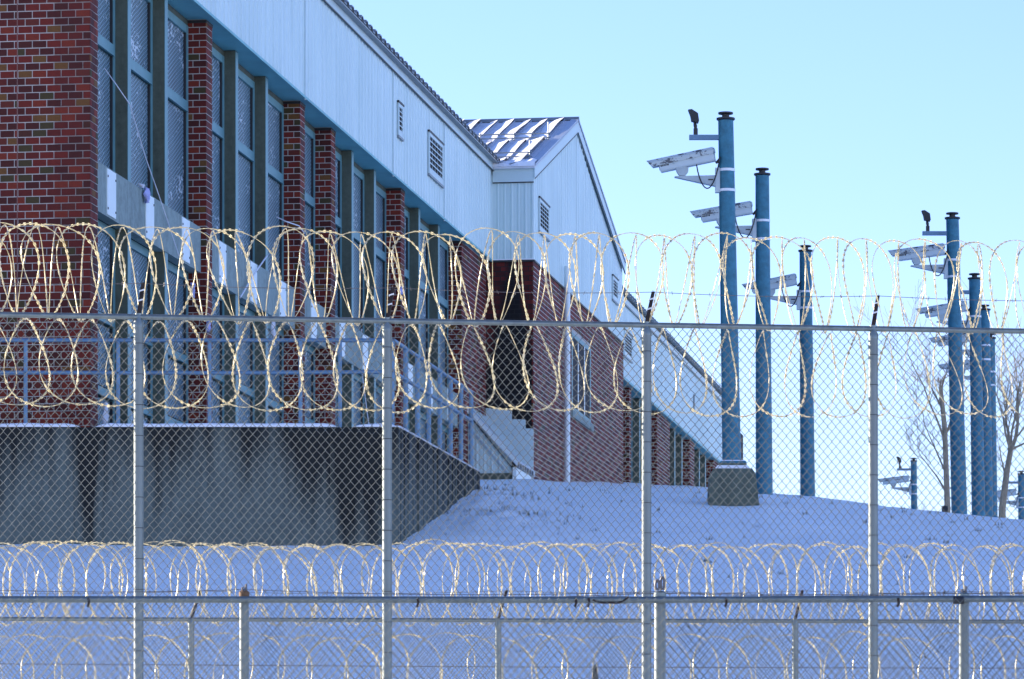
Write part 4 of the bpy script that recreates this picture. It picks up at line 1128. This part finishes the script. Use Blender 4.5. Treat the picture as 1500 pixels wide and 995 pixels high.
for px, w_, pt in ((357, 14, 867), (967, 17, 868), (1413, 15, 870)):
    x_ = at(px, 0, DB).x; gz = ground_z(x_, DB); zt = (HY - pt) * DB / F; r_ = w_ * DB / F / 2
    po = MB().tube([(x_, DB + .05, gz - .2), (x_, DB + .05, zt)], r_, 16).build('post', 'galvpost', fB, smooth=True, origin=(x_, DB + .05, gz))
    mb = MB(); lathe(mb, Vector((x_, DB + .05, zt - .05)), [(r_ * 1.1, 0), (r_ * 1.1, .05), (r_ * .7, .062)], 14); mb.build('post_cap', 'rusty' if px == 357 else 'galv', po, smooth=True)
    for s_ in (-1, 1):
        loop = [Vector((x_ + s_ * r_ * .45 + .012 * math.cos(a), DB + .05, zt + .02 + .034 * (1 + math.sin(a)) * (1 if s_ < 0 else 1.3))) for a in np.linspace(-1.4, 4.54, 14)] if px == 967 else \
               [Vector((x_ + s_ * .012, DB + .05, zt)), Vector((x_ + s_ * .013, DB + .05, zt + .045 + .01 * s_))]
        MB().tube(loop, .0085, 7).build('cap_loop', 'barb', po, smooth=True)
chain_link('mesh_fabric', fB, (xb0, DB - .045, 0), (xb1, DB - .045, 0), .1, ZB + .01, .0600, .0700, .0025, 2)
for k, (ya, yb) in enumerate(((862, 866), (872, 868))):
    barbed_strand('barbed_strand', fB, [Vector((xb0, DB + .05, (HY - ya) * DB / F)), Vector((at(357, 0, DB).x, DB + .05, (HY - ya - 1) * DB / F)), Vector((at(967, 0, DB).x, DB + .05, (HY - yb) * DB / F)), Vector((at(1413, 0, DB).x, DB + .05, (HY - yb) * DB / F)), Vector((xb1, DB + .05, (HY - yb) * DB / F))], 5 + k)

# --- fence C: low fence behind the tall one
DC = 40.0
ZC = (HY - 908.5) * DC / F
xc0, xc1 = at(-60, 0, DC).x, at(1560, 0, DC).x
fC = thing('chain_link_fence', (0, DC, ground_z(0, DC)), 'rear low chain-link fence with two razor coils at the foot of the snow slope', 'fence')
MB().tube([(xc0, DC, ZC + .012), (xc1, DC, ZC - .016)], .0195, 10).build('top_rail', 'galv', fC, smooth=True)
tops = []
for px in (-170, 280, 730, 1165, 1615):
    x_ = at(px, 0, DC).x; gz = ground_z(x_, DC)
    po = MB().tube([(x_, DC, gz - .2), (x_, DC, ZC - .03)], .0285, 14).build('post', 'galvpost', fC, smooth=True, origin=(x_, DC, gz))
    mb = MB(); lathe(mb, Vector((x_, DC, ZC - .05)), [(.031, 0), (.031, .03), (.022, .06)], 12); mb.build('post_cap', 'galv', po, smooth=True)
    a = Vector((x_, DC, ZC + .01)); e = a + Vector((.075, .16, .27))
    MB().tube([a, e], .014, 6).build('barb_arm', 'rust', po); tops.append(e)
chain_link('mesh_fabric', fC, (xc0, DC + .03, 0), (xc1, DC + .03, 0), .6, ZC + .015, .0636, .0759, .0024, 3)
MB().tube([(xc0, DC + .03, (HY - 972) * DC / F), (0, DC + .03, (HY - 977) * DC / F), (xc1, DC + .03, (HY - 979) * DC / F)], .004, 6).build('tension_wire', 'barb', fC)
barbed_strand('barbed_strand', fC, tops, 9)
pathC = lambda x: Vector((x, DC + .2, ZC + .335 - x * .002))
coil('razor_coil', 'left-leaning razor coil along the rear low fence top rail', xc0, xc1, pathC, .375, .250, .215, 1, 31, 'razor wire coils', tw=.0046, barb=.010, h2=.12)
coil('razor_coil', 'second razor coil interleaved behind the one on the rear low fence', xc0, xc1, lambda x: pathC(x) + Vector((.11, .16, .02)), .37, .262, .20, 1, 32, 'razor wire coils', tw=.0044, h2=.15)
coil('razor_coil', 'razor coil hanging below the rear low fence rail along the picture bottom', xc0, xc1, lambda x: Vector((x, DC + .35, (HY - 928) * DC / F - .375)), .375, .295, .24, 1, 33, 'razor wire coils', tw=.005, h2=.15)
# dark plastic scrap caught low on the rear fence
sp = at(871, 977, DC - .02)
sc_pts = [(-.012, 0), (.004, .03), (.018, .0), (.02, -.05), (.035, -.11), (.03, -.2), (-.03, -.2), (-.028, -.1), (-.014, -.05)]
MB().prism([sp + Vector((x, random.uniform(-.01, .01), z)) for x, z in sc_pts], Vector((.004, .02, 0))).build('plastic_scrap', 'black', None, label='ragged black plastic scrap caught low on the rear fence', cat='litter', origin=sp - Z * .2)

# ------------------------------------------------------------------ cords and cloth at the windows
def cord(name, label, pts, r=.0075, mat='cord'):
    MB().tube(pts, r, 6).build(name, mat, None, smooth=True, label=label, cat='cord' if mat == 'cord' else 'cloth', origin=Vector(pts[-1]))
def fp(px, py, u):
    s_ = s_at(px, u); return P(s_, u, z_at(py, s_, u))
cord('white_cord', 'taut white cord slanting from the first upper window across the concrete band', [fp(153, 100, -.24), fp(168, 121, -.06), fp(190, 153, -.03), fp(214, 233, -.03), fp(234, 290, -.03), fp(250, 338, -.03), fp(262, 375, -.03)])
cord('white_cord', 'short white cord dangling on the second pier top row of windows', [fp(405, 318, -.15), fp(420, 325, .03), fp(438, 331, .03), fp(446, 342, .03)], .010)
cord('white_cord', 'thin white cord crossing the second concrete band', [fp(391, 375, -.05), fp(372, 402, -.02), fp(352, 436, -.02)], .014)
cord('white_cord', 'long white cord hanging by the lower windows of the third bay', [fp(530, 482, -.1), fp(527, 520, -.1), fp(532, 560, -.1), fp(538, 606, -.1), fp(543, 640, -.1)], .010)
def rag(label, px, py, w_, h_, u, seed, mat='cloth', name='cloth_rag'):
    rg = random.Random(seed); c = fp(px, py, u); mb = MB(); n = 9; m_ = 5; g = []
    for i in range(n + 1):
        row = []
        for j in range(m_ + 1):
            x = (j / m_ - .5) * w_ * (1 - .35 * i / n + .15 * math.sin(i * 1.3 + seed)); z = -h_ * i / n * (1 - .25 * abs(j / m_ - .4))
            row.append(mb_v(mb, c + E * (x * 1.9) + N * (.02 + .03 * math.sin(j * 2.1 + i * .6 + seed)) + Z * z))
        g.append(row)
    for i in range(n):
        for j in range(m_): mb.f.append((g[i][j], g[i][j + 1], g[i + 1][j + 1], g[i + 1][j])); mb.uv.append([(0, 0)] * 4)
    o = mb.build(name, mat, None, smooth=True, label=label, cat='cloth', origin=c)
    md = o.modifiers.new('thick', 'SOLIDIFY'); md.thickness = .012
rag('lavender rag draped over the concrete band beside the second white plate', 213, 276, .11, .22, -.05, 2)
rag('small white rag snagged on the ledge left of the lavender rag', 205, 270, .10, .05, -.06, 3, 'cord')
rag('thin lavender strip hanging on the second brick pier', 280, 415, .05, .22, .03, 5)
rag('torn lavender strip hanging below the rail beside the second pier', 303, 468, .08, .20, .03, 6)
rag('lavender rag hanging at the fifth pier above the rail', 585, 420, .14, .16, .03, 7)
rag('white strip caught in the lower window of the first bay', 152, 590, .09, .5, -.2, 8, 'cord')
rag('white strip hanging at a lower window of the second bay', 398, 470, .07, .42, -.15, 9, 'cord')

# grass tips through thin snow
rg = random.Random(77); gm = MB()
for i in range(300):
    px = rg.gauss(735, 48); D = rg.gauss(58.3, 1.5)
    if px < 640 or D < 55.5 or D > 62: continue
    x = (px - 750) * D / F; z = ground_z(x, D)
    for k in range(3):
        d = Vector((rg.uniform(-.5, .5), rg.uniform(-.5, .5), 1)).normalized() * rg.uniform(.04, .09); p = Vector((x + rg.uniform(-.02, .02), D + rg.uniform(-.02, .02), z - .01)); s_ = Vector((.006, 0, 0))
        gm.add([p - s_, p + s_, p + d], [(0, 1, 2)])
for i in range(90):
    px = rg.uniform(640, 1500); D = rg.uniform(46, 72); x = (px - 750) * D / F; z = ground_z(x, D)
    for k in range(rg.randint(2, 6)):
        d = Vector((rg.uniform(-.5, .5), rg.uniform(-.5, .5), 1)).normalized() * rg.uniform(.03, .07); p = Vector((x + rg.uniform(-.04, .04), D + rg.uniform(-.04, .04), z)); s_ = Vector((.006, 0, 0))
        gm.add([p - s_, p + s_, p + d], [(0, 1, 2)])
gm.build('grass', 'grass', None, label='dull grass blades poking through thin snow on the slope', cat='grass', kind='stuff', origin=(0, 58, 4.5))
